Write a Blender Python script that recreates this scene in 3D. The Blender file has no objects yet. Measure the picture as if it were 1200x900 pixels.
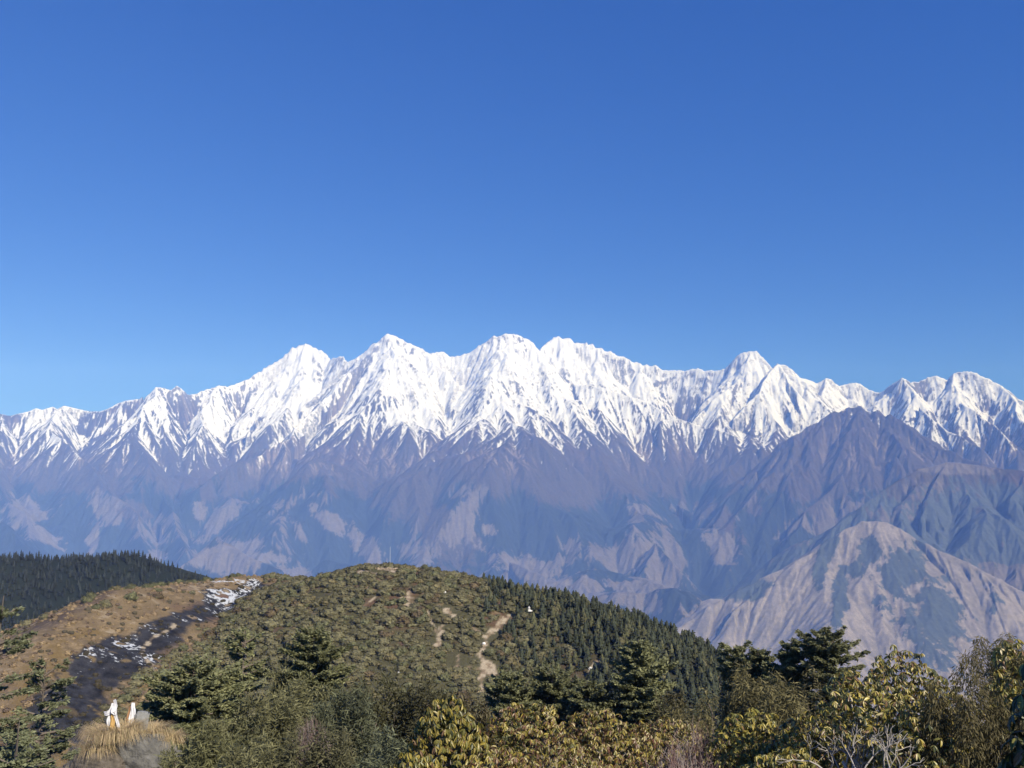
import bpy, math, random
import numpy as np
MCOLS, MROWS = 1400, 970
C = bpy.context.scene
R = math.radians

# ------------------------------------------------------------------ camera, sky, sun, exposure
FOCAL = 1040.0            # focal length in pixels of a 1200 x 900 frame
PITCH = math.atan(125.0 / FOCAL)
cam_data = bpy.data.cameras.new('camera')
cam_data.sensor_width = 36.0
cam_data.lens = FOCAL / 1200.0 * 36.0
cam_data.clip_start = 0.1
cam_data.clip_end = 90000.0
cam = bpy.data.objects.new('camera', cam_data)
cam.rotation_euler = (math.pi / 2 + PITCH, 0, 0)
C.collection.objects.link(cam)
C.camera = cam

SKY_R, SKY_G, SKY_B = 0.265, 0.70, 1.84
SUN_EL, SUN_AZ = R(36), R(138)        # azimuth clockwise from +y (north): the sun stands behind the camera to the right
world = bpy.data.worlds.new('World'); C.world = world
world.use_nodes = True
wn = world.node_tree.nodes; wl = world.node_tree.links
bg = wn['Background']
sky = wn.new('ShaderNodeTexSky'); sky.sky_type = 'NISHITA'
sky.sun_disc = False
sky.sun_elevation = SUN_EL; sky.sun_rotation = SUN_AZ
sky.altitude = 3600; sky.air_density = 1.0; sky.dust_density = 0.0; sky.ozone_density = 10.0
# the deep, even blue of thin winter air: one tone curve per channel over the whole sky
sep = wn.new('ShaderNodeSeparateColor'); comb = wn.new('ShaderNodeCombineColor')
wl.new(sky.outputs[0], sep.inputs[0])
for k, (g_, m_) in enumerate(((1.10, SKY_R), (0.74, SKY_G), (0.52, SKY_B))):
    p_ = wn.new('ShaderNodeMath'); p_.operation = 'POWER'; p_.inputs[1].default_value = g_
    q_ = wn.new('ShaderNodeMath'); q_.operation = 'MULTIPLY'; q_.inputs[1].default_value = m_
    wl.new(sep.outputs[k], p_.inputs[0]); wl.new(p_.outputs[0], q_.inputs[0]); wl.new(q_.outputs[0], comb.inputs[k])
wl.new(comb.outputs[0], bg.inputs[0]); bg.inputs[1].default_value = 0.1
sun_data = bpy.data.lights.new('sun', 'SUN'); sun_data.energy = 4.5; sun_data.angle = R(0.53)
sun_data.color = (1.0, 0.95, 0.88)
sun = bpy.data.objects.new('sun', sun_data); C.collection.objects.link(sun)
sun.rotation_euler = (math.pi / 2 - SUN_EL, 0, math.pi - SUN_AZ)
C.view_settings.view_transform = 'Standard'; C.view_settings.look = 'None'
C.view_settings.exposure = 0.5; C.view_settings.gamma = 1.0; C.view_settings.use_curve_mapping = False
C.cycles.max_bounces = 6; C.cycles.diffuse_bounces = 3; C.cycles.glossy_bounces = 1
C.cycles.transmission_bounces = 2; C.cycles.transparent_max_bounces = 4; C.cycles.volume_bounces = 1
C.cycles.use_denoising = True
HAZE = 4.3e-5

# ------------------------------------------------------------------ helpers
SP, CP = math.sin(PITCH), math.cos(PITCH)
def ray(px, py):
    cx = (px - 600.0) / FOCAL; cy = (450.0 - py) / FOCAL
    return cx, CP - cy * SP, SP + cy * CP
def at(px, py, dist):
    """the place seen in that direction at that horizontal distance (metres)"""
    x, y, z = ray(px, py); s = dist / math.hypot(x, y)
    return (x * s, y * s, z * s)
def pix(x, y, z):
    f = y * CP + z * SP; u = -y * SP + z * CP
    return 600 + FOCAL * x / f, 450 - FOCAL * u / f

def hash2(ix, iy, seed=0):
    h = ix.astype(np.uint32) * np.uint32(374761393) + iy.astype(np.uint32) * np.uint32(668265263) + np.uint32((seed * 974634721 + 12345) & 0xffffffff)
    h ^= h >> np.uint32(13); h *= np.uint32(1274126177)
    h ^= h >> np.uint32(16); h *= np.uint32(2246822519)
    h ^= h >> np.uint32(15)
    return (h & np.uint32(0xffffff)).astype(np.float32) / np.float32(0xffffff)
def noise(x, y, seed=0):
    """value noise with quintic blend, about -1..1"""
    fx = np.floor(x); fy = np.floor(y)
    tx = (x - fx).astype(np.float32); ty = (y - fy).astype(np.float32)
    ix = fx.astype(np.int32); iy = fy.astype(np.int32)
    sx = tx * tx * tx * (tx * (tx * 6 - 15) + 10); sy = ty * ty * ty * (ty * (ty * 6 - 15) + 10)
    a = hash2(ix, iy, seed); b = hash2(ix + 1, iy, seed); c = hash2(ix, iy + 1, seed); d = hash2(ix + 1, iy + 1, seed)
    return ((a + (b - a) * sx) * (1 - sy) + (c + (d - c) * sx) * sy) * 2 - 1
def fbm(x, y, seed=0, octaves=4, gain=0.5):
    s = 0; a = 1.0; t = 0
    ca, sa = math.cos(0.6), math.sin(0.6)
    for k in range(octaves):
        s = s + a * noise(x, y, seed + k * 17); t += a
        x, y = 2.03 * (x * ca - y * sa) + 11.7, 2.03 * (x * sa + y * ca) - 5.3
        a *= gain
    return s / t
def sstep(a, b, x):
    t = np.clip((x - a) / (b - a), 0, 1)
    return t * t * (3 - 2 * t)

def link(name, me, parent=None, mat=None):
    o = bpy.data.objects.new(name, me); C.collection.objects.link(o)
    if parent is not None: o.parent = parent
    if mat is not None and me is not None: me.materials.append(mat)
    return o
def tag(o, label=None, cat=None, group=None, kind=None):
    if label: o['label'] = label
    if cat: o['category'] = cat
    if group: o['group'] = group
    if kind: o['kind'] = kind
    return o
def np_mesh(name, verts, faces, smooth=False, cols=None, colname='cover'):
    """verts (n,3); faces (m,3) or (m,4) arrays; cols (n,4) per vertex"""
    me = bpy.data.meshes.new(name)
    verts = np.asarray(verts, np.float32); faces = np.asarray(faces, np.int32)
    me.vertices.add(len(verts)); me.vertices.foreach_set('co', verts.ravel())
    k = faces.shape[1]
    me.loops.add(faces.size); me.loops.foreach_set('vertex_index', faces.ravel())
    me.polygons.add(len(faces)); me.polygons.foreach_set('loop_start', np.arange(0, faces.size, k, dtype=np.int32))
    me.polygons.foreach_set('loop_total', np.full(len(faces), k, np.int32))
    me.polygons.foreach_set('use_smooth', np.full(len(faces), smooth, bool))
    me.update(calc_edges=True)
    if cols is not None:
        at_ = me.color_attributes.new(colname, 'FLOAT_COLOR', 'POINT')
        at_.data.foreach_set('color', np.asarray(cols, np.float32).ravel())
    return me

def new_mat(name):
    m = bpy.data.materials.new(name); m.use_nodes = True
    nt = m.node_tree; b = nt.nodes['Principled BSDF']
    b.inputs['Specular IOR Level'].default_value = 0.15; b.inputs['Roughness'].default_value = 0.9
    return m, nt, b

# ------------------------------------------------------------------ the far mountains: one eroded height field
def seg_field(X, Y, pts, a, zmax, best, drop_mul, bestd, gid, g):
    """height of a ridge polyline: crest height minus a slope that eases off with distance"""
    for (x0, y0, z0), (x1, y1, z1) in zip(pts[:-1], pts[1:]):
        dx, dy = x1 - x0, y1 - y0; L2 = dx * dx + dy * dy + 1e-6
        t = np.clip(((X - x0) * dx + (Y - y0) * dy) / L2, 0, 1).astype(np.float32)
        d = np.hypot(X - (x0 + t * dx), Y - (y0 + t * dy)).astype(np.float32)
        h = z0 + t * (z1 - z0) - zmax * (1 - np.exp(-(a / zmax) * d * drop_mul))
        m = h > best
        best[m] = h[m]; bestd[m] = d[m]; gid[m] = g
    return best

crest_px = [(-160,520,19.5),(-100,505,19.5),(-40,492,19.5),(0,485,19.5),(13,487,19.5),(20,485,19.5),(32,482,19.6),(42,478,19.6),(50,480,19.6),(62,476,19.7),(67,479,19.7),(75,475,19.7),(87,478,19.7),
(100,481,19.7),(117,482,19.6),(128,478,19.5),(137,473,19.5),(147,469,19.4),(163,468,19.4),(173,462,19.4),(183,454,19.4),(192,455,19.5),(200,458,19.5),(207,452,19.6),(213,456,19.7),
(220,462,19.8),(230,461,20),(240,457,20.3),(257,452,20.8),(267,453,21),(280,449,21.4),(290,445,21.7),(300,438,22),(313,429,22.3),(327,422,22.6),(337,413,22.8),(343,407,22.9),(350,405,23),(358,403,23),
(364,406,23),(370,407,22.9),(380,413,22.7),(387,421,22.3),(394,419,21.5),(398,418,21),(403,419,20.8),(407,423,20.6),(420,417,20.4),(430,411,20.3),(437,407,20.2),(442,401,20.1),(447,397,20),(455,391,20),(462,392,20),(468,397,20.1),
(477,402,20.2),(484,403,20.2),(490,406,20.3),(500,413,20.4),(508,413,20.4),(520,413,20.5),(528,418,20.5),(540,417,20.4),(550,413,20.3),(560,406,20.2),(570,400,20.1),(578,394,20),(583,396,20),
(592,391,20),(600,392,20),(608,393,20.1),(613,396,20.2),(618,397,20.3),(625,402,20.5),(630,410,20.8),(632,412,21.6),(637,405,22.4),(645,398,22.9),(655,394,23.2),(660,396,23.2),(667,396,23.2),(673,401,23.1),
(687,401,23),(700,406,22.8),(717,413,22.6),(733,419,22.5),(750,425,22.3),(760,428,22.2),(768,427,22.1),(773,432,22),(787,434,21.9),(798,434,21.8),(803,435,21.7),(817,431,21.5),(824,434,21.3),(830,435,21.2),(843,434,20.9),
(853,428,20.7),(858,423,20.6),(863,418,20.5),(872,413,20.4),(880,412,20.4),(887,412,20.4),(892,418,20.3),(900,425,20.2),(905,431,20),(912,426,19.7),(918,427,19.7),(927,433,19.8),(937,442,20),(947,445,20.2),
(957,449,20.4),(968,444,20.4),(975,445,20.5),(983,453,20.8),(992,450,21),(999,447,21),(1007,450,21),(1018,457,20.8),(1030,461,20.5),(1037,457,20.2),(1047,448,20),(1058,443,19.9),(1067,448,19.9),
(1077,448,20),(1087,443,20.1),(1098,440,20.1),(1107,444,20.1),(1114,447,20.2),(1118,438,20.2),(1128,436,20.2),(1138,436,20.1),(1153,442,20),(1170,450,20),(1183,458,20),(1193,467,20),(1200,470,20),(1240,490,20),(1330,520,20)]
KM = 1000.0
def depth(d): return 4.6 + 0.77 * (d if d < 20 else 20 + (d - 20) * 0.5)
def poly(pts): return [at(px, py, depth(d) * KM) for px, py, d in pts]
crest = poly(crest_px)

rng = random.Random(11)
spurs = []
# spurs running down from the summits towards the valley
spur_px = [
 [(183,454,19.4),(165,485,18.2),(150,512,17.2),(175,545,16),(196,590,14.8),(210,625,13.6)],
 [(75,475,19.7),(58,500,18.4),(80,522,17.4),(112,552,16),(150,590,14.6),(170,640,13)],
 [(0,485,19.5),(-15,520,18),(-5,560,16.2),(30,600,14.5),(50,650,12.8)],
 [(257,452,20.8),(238,478,19.2),(232,508,17.8)],
 [(358,403,23),(352,440,21.5),(325,470,20),(300,492,18.9),(290,515,18)],
 [(420,417,20.4),(398,448,19.2),(372,478,18.2),(345,503,17.2),(332,517,16.5),(285,540,15.9),(245,562,15.3),(205,600,14.5),(165,650,13.4)],
 [(345,503,17.2),(385,528,16.4),(430,556,15.5),(470,585,14.6),(520,622,13.6),(565,660,12.6)],
 [(332,517,16.5),(352,560,15.2),(385,600,14),(420,640,12.9)],
 [(455,391,20),(466,425,19.2),(478,455,18.4),(462,490,17.4),(490,520,16.6),(530,545,15.8),(555,590,14.6),(600,640,13.2)],
 [(500,413,20.4),(530,450,19.2),(572,470,18.4),(610,490,17.8),(640,500,17.3),(690,517,16.7),(735,545,15.9),(790,590,14.9),(830,620,14.1),(866,652,13.2)],
 [(592,391,20),(598,430,19.2),(575,455,18.6)],
 [(618,397,20.3),(640,425,19.7),(665,448,19.1),(690,452,18.8),(740,465,18.4),(790,488,17.9),(840,503,17.4),(885,515,16.9),(900,530,16.3)],
 [(690,452,18.8),(700,490,17.8),(712,522,16.8)],
 [(750,425,22.3),(757,455,21)],
 [(700,406,22.8),(712,440,21.4)],
 [(655,394,23.2),(668,430,21.8)],
 [(880,412,20.4),(868,445,19.4),(835,468,18.7),(815,490,18.2)],
 [(912,426,19.7),(935,460,18.8),(925,490,18)],
 [(912,426,19.7),(890,460,18.6),(860,490,17.9)],
 [(968,444,20.4),(960,475,19.2)],
 [(1058,443,19.9),(1075,475,19),(1110,505,18),(1150,525,17.2)],
 [(1118,438,20.2),(1122,468,19.3),(1150,490,18.4),(1185,520,17.4)],
 [(1170,450,20),(1190,480,18.8),(1225,510,17.6)],
 [(690,517,16.7),(668,555,15.6),(650,600,14.2),(655,650,12.8)],
 [(735,545,15.9),(725,590,14.6),(735,640,13.2)],
 [(640,500,17.3),(610,545,16),(598,580,15)],
]
# the bare pyramid before the snow on the right, its shoulders and the forested shelf
pyr_px = [
 [(1014,478,16),(1008,476,16),(1000,479,16),(992,478,16),(984,484,15.9),(978,482,15.9),(968,488,15.8),(956,496,15.7),(944,503,15.6),(930,510,15.4),(905,535,14.9),(880,562,14.4),(850,590,13.8),(815,640,12.8),(790,690,11.8)],
 [(1014,478,16),(1020,483,16),(1028,480,15.9),(1036,488,15.8),(1044,486,15.7),(1052,494,15.6),(1065,500,15.5),(1100,525,15),(1150,543,14.5),(1210,556,14.2),(1300,575,14)],
 [(1000,477,16),(1015,515,15.1),(990,550,14.2),(960,585,13.2),(925,630,12.2)],
 [(1065,500,15.5),(1050,535,14.4)],
 [(984,484,15.9),(975,515,15.2),(950,545,14.5)],
 [(1036,488,15.8),(1038,520,15.1),(1020,550,14.3)],
 [(1100,525,15),(1090,545,14.4)],
 [(930,510,15.4),(935,545,14.4),(915,580,13.5)],
]
shelf_px = [
 [(1320,560,11.6),(1200,552,11.5),(1150,545,11.5),(1110,541,11.4),(1075,550,11.1),(1045,568,10.7),(1010,592,10.2),(975,620,9.8),(930,655,9.4),(880,690,9)],
 [(1110,541,11.4),(1090,575,10.6),(1080,605,9.9)],
 [(1200,552,11.5),(1180,600,10.4),(1160,650,9.6)],
]
front_px = [
 [(1062,624,7.9),(1040,612,8),(1010,610,8),(985,624,7.8),(950,648,7.5),(905,672,7.2),(865,690,7),(815,722,6.7),(765,760,6.3)],
 [(1062,624,7.9),(1100,645,7.7),(1150,668,7.5),(1215,700,7.3),(1300,740,7)],
 [(1010,610,8),(1005,660,7.2),(1000,720,6.5),(990,790,5.8)],
 [(1100,645,7.7),(1115,700,7),(1100,770,6.2)],
 [(950,648,7.5),(930,700,6.8),(905,760,6.2)],
 [(1150,668,7.5),(1175,720,6.9),(1185,790,6.2)],
 [(905,672,7.2),(860,715,6.6),(830,770,6)],
]
low_px = [
 [(255,628,10.2),(240,645,9.9),(205,668,9.4)],
 [(255,628,10.2),(285,648,9.7),(330,668,9.2)],
 [(590,655,11),(620,668,10.4),(665,690,9.8)],
 [(768,636,11.6),(755,668,10.8),(730,705,10)],
 [(768,636,11.6),(800,672,10.8)],
 [(0,610,12.5),(30,640,11.6),(60,672,10.8)],
 [(380,655,10.6),(440,668,10)],
]

# rows and columns of the polar sheet
cols_t = np.linspace(-0.74, 0.74, MCOLS)
rows = np.concatenate([np.linspace(3000, 7800, int(MROWS*.05), endpoint=False), np.linspace(7800, 12000, int(MROWS*.29), endpoint=False),
                       np.linspace(12000, 20800, int(MROWS*.56), endpoint=False), np.linspace(20800, 25800, int(MROWS*.10))])
TH = np.arctan(cols_t)
RR, TT = np.meshgrid(rows, TH, indexing='ij')
X = (RR * np.sin(TT)).astype(np.float32); Y = (RR * np.cos(TT)).astype(np.float32)

mul = 1 + 0.30 * fbm(X / 2600, Y / 2600, 5, 3)
Hh = np.full(X.shape, -3300.0, np.float32); D = np.full(X.shape, 9e3, np.float32); G = np.zeros(X.shape, np.int8)
def jag(pts, amp, n, seed):
    """break a coarse ridge polyline into a wandering one"""
    r = random.Random(seed); out = [pts[0]]
    for a, b in zip(pts[:-1], pts[1:]):
        L = math.hypot(b[0]-a[0], b[1]-a[1])
        for k in range(1, n + 1):
            t = k / n; e = 0 if k == n else 1
            out.append(tuple(a[i] + t*(b[i]-a[i]) + e*r.uniform(-1, 1)*amp*(L if i < 2 else L*0.45) for i in range(3)))
    return out
seg_field(X, Y, crest, 1.5, 9000, Hh, mul, D, G, 1)
for k, s in enumerate(spur_px):
    p = poly(s)
    if p[-1][2] < 300:                                              # let the long spurs run on down to the river
        (xa, ya, za), (xb, yb, zb) = p[-2], p[-1]; r_ = math.hypot(xb, yb)
        p.append((xb - 1500 * xb / r_ + 0.35 * (xb - xa), yb - 1500 * yb / r_ + 0.35 * (yb - ya), zb - 620))
        p.append((p[-1][0] - 1500 * xb / r_, p[-1][1] - 1500 * yb / r_, zb - 1250))
    seg_field(X, Y, jag(p, 0.10, 3, k), 0.88, 8000, Hh, mul, D, G, 1)
for k, s in enumerate(pyr_px): seg_field(X, Y, jag(poly(s), 0.08, 3, 40+k), 0.86, 7000, Hh, mul, D, G, 2)
for k, s in enumerate(shelf_px): seg_field(X, Y, jag(poly(s), 0.05, 3, 60+k), 0.74, 6000, Hh, mul, D, G, 3)
for k, s in enumerate(low_px): seg_field(X, Y, jag(poly(s), 0.07, 3, 90+k), 0.86, 6000, Hh, mul, D, G, 1)
for k, s in enumerate(front_px): seg_field(X, Y, jag(poly(s), 0.07, 3, 120+k), 0.74, 7000, Hh, mul, D, G, 4)

def grad(H):
    gr = np.gradient(H, axis=0) / np.gradient(rows)[:, None]
    gt = np.gradient(H, axis=1) / (np.gradient(TH)[None, :] * RR)
    s, c = np.sin(TT), np.cos(TT)
    return (gr * s + gt * c).astype(np.float32), (gr * c - gt * s).astype(np.float32)
def blur(A, n):
    for ax in (0, 1):
        for _ in range(2):
            k = min(n, A.shape[ax] // 4)
            p = np.concatenate([np.repeat(np.take(A, [0], ax), k + 1, ax), A, np.repeat(np.take(A, [-1], ax), k, ax)], ax)
            c = np.cumsum(p, axis=ax, dtype=np.float64); m = A.shape[ax]
            A = ((np.take(c, range(2 * k + 1, 2 * k + 1 + m), ax) - np.take(c, range(0, m), ax)) / (2 * k + 1)).astype(np.float32)
    return A
def erode(H, S, amp, seed, fade, freq=1.0):
    gx, gy = grad(H)
    n = max(1, int(S / 45 * MROWS / 970)); gx = blur(gx, n); gy = blur(gy, n)
    m = np.hypot(gx, gy) + 1e-5
    k = np.minimum(1, m / 0.35) / m * freq
    dx, dy = -gy * k, gx * k                                    # across the fall line
    px, py = X / S, Y / S
    fx, fy = np.floor(px), np.floor(py); ix, iy = fx.astype(np.int32), fy.astype(np.int32)
    va = np.zeros_like(H); wt = np.zeros_like(H)
    for i in (-1, 0, 1):
        for j in (-1, 0, 1):
            ox = fx + i + 0.5 + (hash2(ix + i, iy + j, seed) - 0.5) * 0.9
            oy = fy + j + 0.5 + (hash2(ix + i, iy + j, seed + 7) - 0.5) * 0.9
            qx, qy = (px - ox).astype(np.float32), (py - oy).astype(np.float32)
            w = np.exp(-2.2 * (qx * qx + qy * qy))
            ph = qx * dx + qy * dy
            tri = 1 - 4 * np.abs((ph + 0.5) % 1.0 - 0.5)         # sharp crest, sharp gully
            va += tri * w; wt += w
    v = va / (wt + 1e-6)
    f = sstep(0, S * fade, D) * sstep(0.08, 0.4, m)
    return H + amp * f * (v - 0.3), v

Ero = np.zeros_like(Hh); Fine = np.zeros_like(Hh)
Hh = Hh + 80 * sstep(0, 1500, D) * fbm(X / 1100, Y / 1100, 31, 4)
high = (0.75 + 0.25 * sstep(0, 1400, Hh)) * np.where(G == 4, 0.55, 1.0)                     # the gentle wooded slopes are less carved than the bare rock
for S, amp, sd in ((2400, 190, 1), (1150, 150, 2), (560, 78, 3), (270, 40, 4), (130, 21, 5), (66, 11, 6)):
    Hh, v = erode(Hh, S, amp * (high if S < 1000 else 0.35 + 0.65 * high if S < 2000 else np.where(G == 4, 0.38, 1.0)), sd, 0.45 if S > 600 else 0.5)
    Ero = Ero + v * (0.6 if S > 1000 else 1.0)
    if S < 600: Fine = Fine + v
up = np.maximum(0.12 + 0.88 * sstep(1500, 2500, Hh), np.where(G == 2, 0.75 * sstep(100, 900, Hh), 0))
def ridged(x, y, seed, oc=4):
    s = 0; a = 1.0; t = 0
    for k in range(oc):
        s = s + a * (1 - 2 * np.abs(noise(x, y, seed + 13 * k))); t += a; a *= 0.55; x, y = 2.1 * (0.8 * x - 0.6 * y) + 3.1, 2.1 * (0.6 * x + 0.8 * y) + 7.7
    return s / t
Rg = ridged(X / 420, Y / 420, 300)
Hh = Hh + up * 55 * Rg * sstep(-100, 500, D) + 8 * fbm(X / 160, Y / 160, 77, 3)
Hh = Hh + up * 42 * (ridged(X / 170, Y / 170, 330, 3) - 0.1)
gx, gy = grad(Hh); slope = np.hypot(gx, gy)
bx_, by_ = pix(X, Y, Hh)
# ------------------------------------------------------------------ what grows and lies on the mountains
runmin = np.minimum.accumulate(by_, axis=0)
vis = by_ <= runmin + 0.6
def ground_at(px, py):
    j0 = int(np.argmin(np.abs(cols_t - (px - 600) / FOCAL))); w = max(3, MCOLS // 200)
    sl = slice(max(0, j0 - w), min(MCOLS, j0 + w + 1))
    c = np.abs(bx_[:, sl] - px) + np.abs(by_[:, sl] - py) + np.where(vis[:, sl], 0, 1e6)
    i, j = np.unravel_index(np.argmin(c), c.shape)
    return i, j + sl.start
def patch(out, px, py, a, b, ang=0.0, rough=0.85, depth=1400):
    """a world-fixed patch: an uneven ellipse in (across, height) round the place found there"""
    i, j = ground_at(px, py)
    r0, t0, z0 = RR[i, j], TT[i, j], Hh[i, j]
    w = int(2.2 * max(a, b) / FOCAL / (cols_t[1] - cols_t[0])) + 2
    sl = (slice(None), slice(max(0, j - w), min(MCOLS, j + w + 1)))
    u = (TT[sl] - t0) * FOCAL; v = -(Hh[sl] - z0) / (r0 / FOCAL)
    c, s = math.cos(R(ang)), math.sin(R(ang))
    q = np.hypot((u * c + v * s) / a, (-u * s + v * c) / b)
    n = 1.1 * PN[sl] + 0.18 * Ero[sl]
    out[sl] = np.maximum(out[sl], sstep(0.08, -0.08, q - 1 - rough * n) * (np.abs(RR[sl] - r0) < depth))
PN = fbm(X / 320, Y / 320, 200, 6, 0.78) * 1.6
Z = Hh
n1 = fbm(X / 1500, Y / 1500, 91, 4); n2 = fbm(X / 420, Y / 420, 92, 4); n3 = fbm(X / 110, Y / 110, 93, 3); n4 = fbm(X / 42, Y / 60, 94, 2)
# forest below, dry alpine grass above, tan clearings
gxb = np.clip(blur(gx, max(1, MROWS // 120)), -1, 1)
zf = 40 + 300 * gxb + 300 * n1 + 160 * n2 + 60 * n3 - 100 * Ero + np.where(G == 3, -40, 0) + np.where(G == 2, -160, 0)
forest = sstep(60, -60, Z - zf)
dry = 1.6 * fbm(X / 800, Y / 800, 95, 4) + 0.5 * n2 + 0.22 * Ero + np.where(slope > 0.75, 0.1, -0.1)
clear = sstep(0.62, 0.74, dry + 0.12 * n3)
tan = np.zeros_like(Z)
for k, (px, py, a, b, an) in enumerate([
    (262,652,48,17,-8),(318,655,34,7,8),(350,668,14,5,0),(115,605,4,20,0),(110,630,5,16,8),(24,602,18,22,50),(48,626,20,6,30),(235,600,7,9,0),
    (282,640,20,8,0),(395,612,26,9,30),(430,640,30,10,35),(540,612,14,24,20),(625,676,50,15,20),(690,690,20,8,0),(746,601,9,9,0),(772,665,34,16,50),(738,700,26,14,20),
    (570,620,10,6,0),(845,640,14,22,-30),(180,655,10,6,0),(1110,548,30,5,4),(1040,621,34,9,6),(1085,640,14,3,38),(1155,690,34,40,35),(1185,740,40,30,30),
    (930,700,95,48,-30),(1000,690,48,58,0),(1020,740,70,50,10),(870,740,70,30,-25),(950,650,50,8,-32),(985,770,90,30,0)]):
    patch(tan, px, py, a, b, an)
brown = np.zeros_like(Z)
for k, (px, py, a, b, an) in enumerate([(485,592,95,24,38),(425,560,60,18,30),(1085,580,48,20,12),(1150,600,30,12,0),(985,570,50,18,-40),(930,560,46,14,-35),(760,560,50,14,38),
    (840,605,30,10,40),(110,560,40,14,20),(150,600,20,12,30),(640,560,60,20,10),(60,560,30,14,10)]):
    patch(brown, px, py, a, b, an, rough=0.8)
wood = np.zeros_like(Z)
for k, (px, py, a, b, an) in enumerate([(1062,665,26,32,40),(1095,720,44,40,45),(1020,640,14,10,30),(965,655,8,24,25),(985,690,7,26,10),(1120,610,70,30,0),(1015,655,10,5,0),(880,690,20,8,-20),(1000,665,12,8,0)]):
    patch(wood, px, py, a, b, an, rough=0.75)
tan = np.maximum(tan, clear * forest * 0.8)
tan = np.where(G == 4, np.maximum(tan, sstep(-250, -420, Z + 60 * PN)), tan) * (1 - wood)
tan = tan * np.where(G == 4, 1 - 0.35 * sstep(0.05, 0.35, n2 - 0.5 * Ero + n3 * .4), 1)
forest = np.maximum(forest * (1 - brown * 0.9), wood) * (1 - tan)
# snow: a ragged line, deeper in the gullies, bare rock where it is steep
z0 = 1050 - 190 * sstep(-0.16, -0.34, TT) - 170 * sstep(0.26, 0.36, TT) + 260 * n1 + 170 * n2 + np.where(G == 2, 560, 0) + np.where(G == 3, 2000, 0)
gully = np.clip(-Ero, -2, 2)
snow = sstep(-280, 420, Z - z0 + 260 * gully - 110 * Fine + 60 * n3 + 130 * n4)
steep = slope + 0.45 * n2 + 0.2 * n3 + 0.22 * Fine - 0.1 * gully
fieldm = sstep(-0.30, 0.25, n1 + 0.7 * fbm(X / 700, Y / 700, 96, 3))
lim = 1.16 + 0.60 * sstep(1200, 2700, Z) + 0.30 * (1 - sstep(200, 1000, D)) * (G == 1)
bare = sstep(-0.12, 0.42, steep - lim + 0.30 * n4 + 0.2 * ridged(X / 230, Y / 230, 350, 3))
snow = snow * (1 - bare * (0.45 + 0.55 * fieldm) * (0.95 - 0.30 * sstep(1700, 2800, Z)))

def mixc(a, b, t): return a * (1 - t[..., None]) + np.asarray(b, np.float32) * t[..., None]
one = np.ones(Z.shape + (3,), np.float32)
tone = (0.5 + 0.5 * n2)[..., None]
col = one * np.array([0.052, 0.042, 0.030]) * (0.75 + 0.5 * tone)
redrock = sstep(0.0, 0.5, fbm(X / 1100, Y / 1100, 97, 3))
col = mixc(col, [0.068, 0.046, 0.033], redrock * 0.6)
rock = np.maximum(sstep(0.85, 1.15, slope + 0.3 * n3), sstep(1150, 1500, Z))
col = mixc(col, [0.056, 0.049, 0.043], rock * 0.75)
scree = sstep(0.35, 0.6, gully + 0.6 * n3) * sstep(100, 500, Z) * sstep(0.1, .5, n1 + .3)
col = mixc(col, [0.20, 0.16, 0.13], scree * 0.75)
wooded = one * np.where((G >= 3)[..., None], np.array([0.056, 0.070, 0.074]), np.array([0.018, 0.026, 0.025]))  # wood on the nearer ridges paler and bluer: valley haze put into its colour
col = col * (1 - forest[..., None]) + wooded * forest[..., None]
highrock = sstep(1500, 2300, Z)
col = mixc(col, [0.17, 0.165, 0.165], highrock * 0.8)
tanc = one * np.where(G == 4, 1.05, 0.52)[..., None] * np.array([0.215, 0.188, 0.168]) * (0.86 + 0.28 * tone)
col = col * (1 - tan[..., None]) + tanc * tan[..., None]
cover = np.concatenate([col, snow[..., None]], -1)

m_far, nt, bs = new_mat('mountain_cover')
L = nt.links
att = nt.nodes.new('ShaderNodeAttribute'); att.attribute_name = 'cover'
geo = nt.nodes.new('ShaderNodeNewGeometry')
nz = nt.nodes.new('ShaderNodeTexNoise'); nz.inputs['Scale'].default_value = 0.02; nz.inputs['Detail'].default_value = 7; nz.inputs['Roughness'].default_value = 0.65
L.new(geo.outputs['Position'], nz.inputs['Vector'])
mr = nt.nodes.new('ShaderNodeMapRange'); mr.inputs[1].default_value = 0.3; mr.inputs[2].default_value = 0.7; mr.inputs[3].default_value = 0.74; mr.inputs[4].default_value = 1.26
L.new(nz.outputs[0], mr.inputs[0])
mx = nt.nodes.new('ShaderNodeMix'); mx.data_type = 'RGBA'; mx.blend_type = 'MULTIPLY'; mx.inputs[0].default_value = 1.0
L.new(att.outputs['Color'], mx.inputs[6]); L.new(mr.outputs[0], mx.inputs[7])
# the snow's edge broken up finer than the mesh
sc = nt.nodes.new('ShaderNodeMath'); sc.operation = 'MULTIPLY_ADD'; sc.inputs[1].default_value = 1.3; sc.inputs[2].default_value = -0.65
L.new(nz.outputs[0], sc.inputs[0])
sa = nt.nodes.new('ShaderNodeMath'); sa.operation = 'ADD'; L.new(att.outputs['Alpha'], sa.inputs[0]); L.new(sc.outputs[0], sa.inputs[1])
sr = nt.nodes.new('ShaderNodeMapRange'); sr.inputs[1].default_value = 0.34; sr.inputs[2].default_value = 0.90
L.new(sa.outputs[0], sr.inputs[0])
m2 = nt.nodes.new('ShaderNodeMix'); m2.data_type = 'RGBA'; m2.inputs[7].default_value = (0.60, 0.61, 0.63, 1)
L.new(sr.outputs[0], m2.inputs[0]); L.new(mx.outputs[2], m2.inputs[6]); L.new(m2.outputs[2], bs.inputs['Base Color'])
bp = nt.nodes.new('ShaderNodeBump'); bp.inputs['Strength'].default_value = 0.4; bp.inputs['Distance'].default_value = 14.0
L.new(nz.outputs[0], bp.inputs['Height']); L.new(bp.outputs[0], bs.inputs['Normal'])

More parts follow.
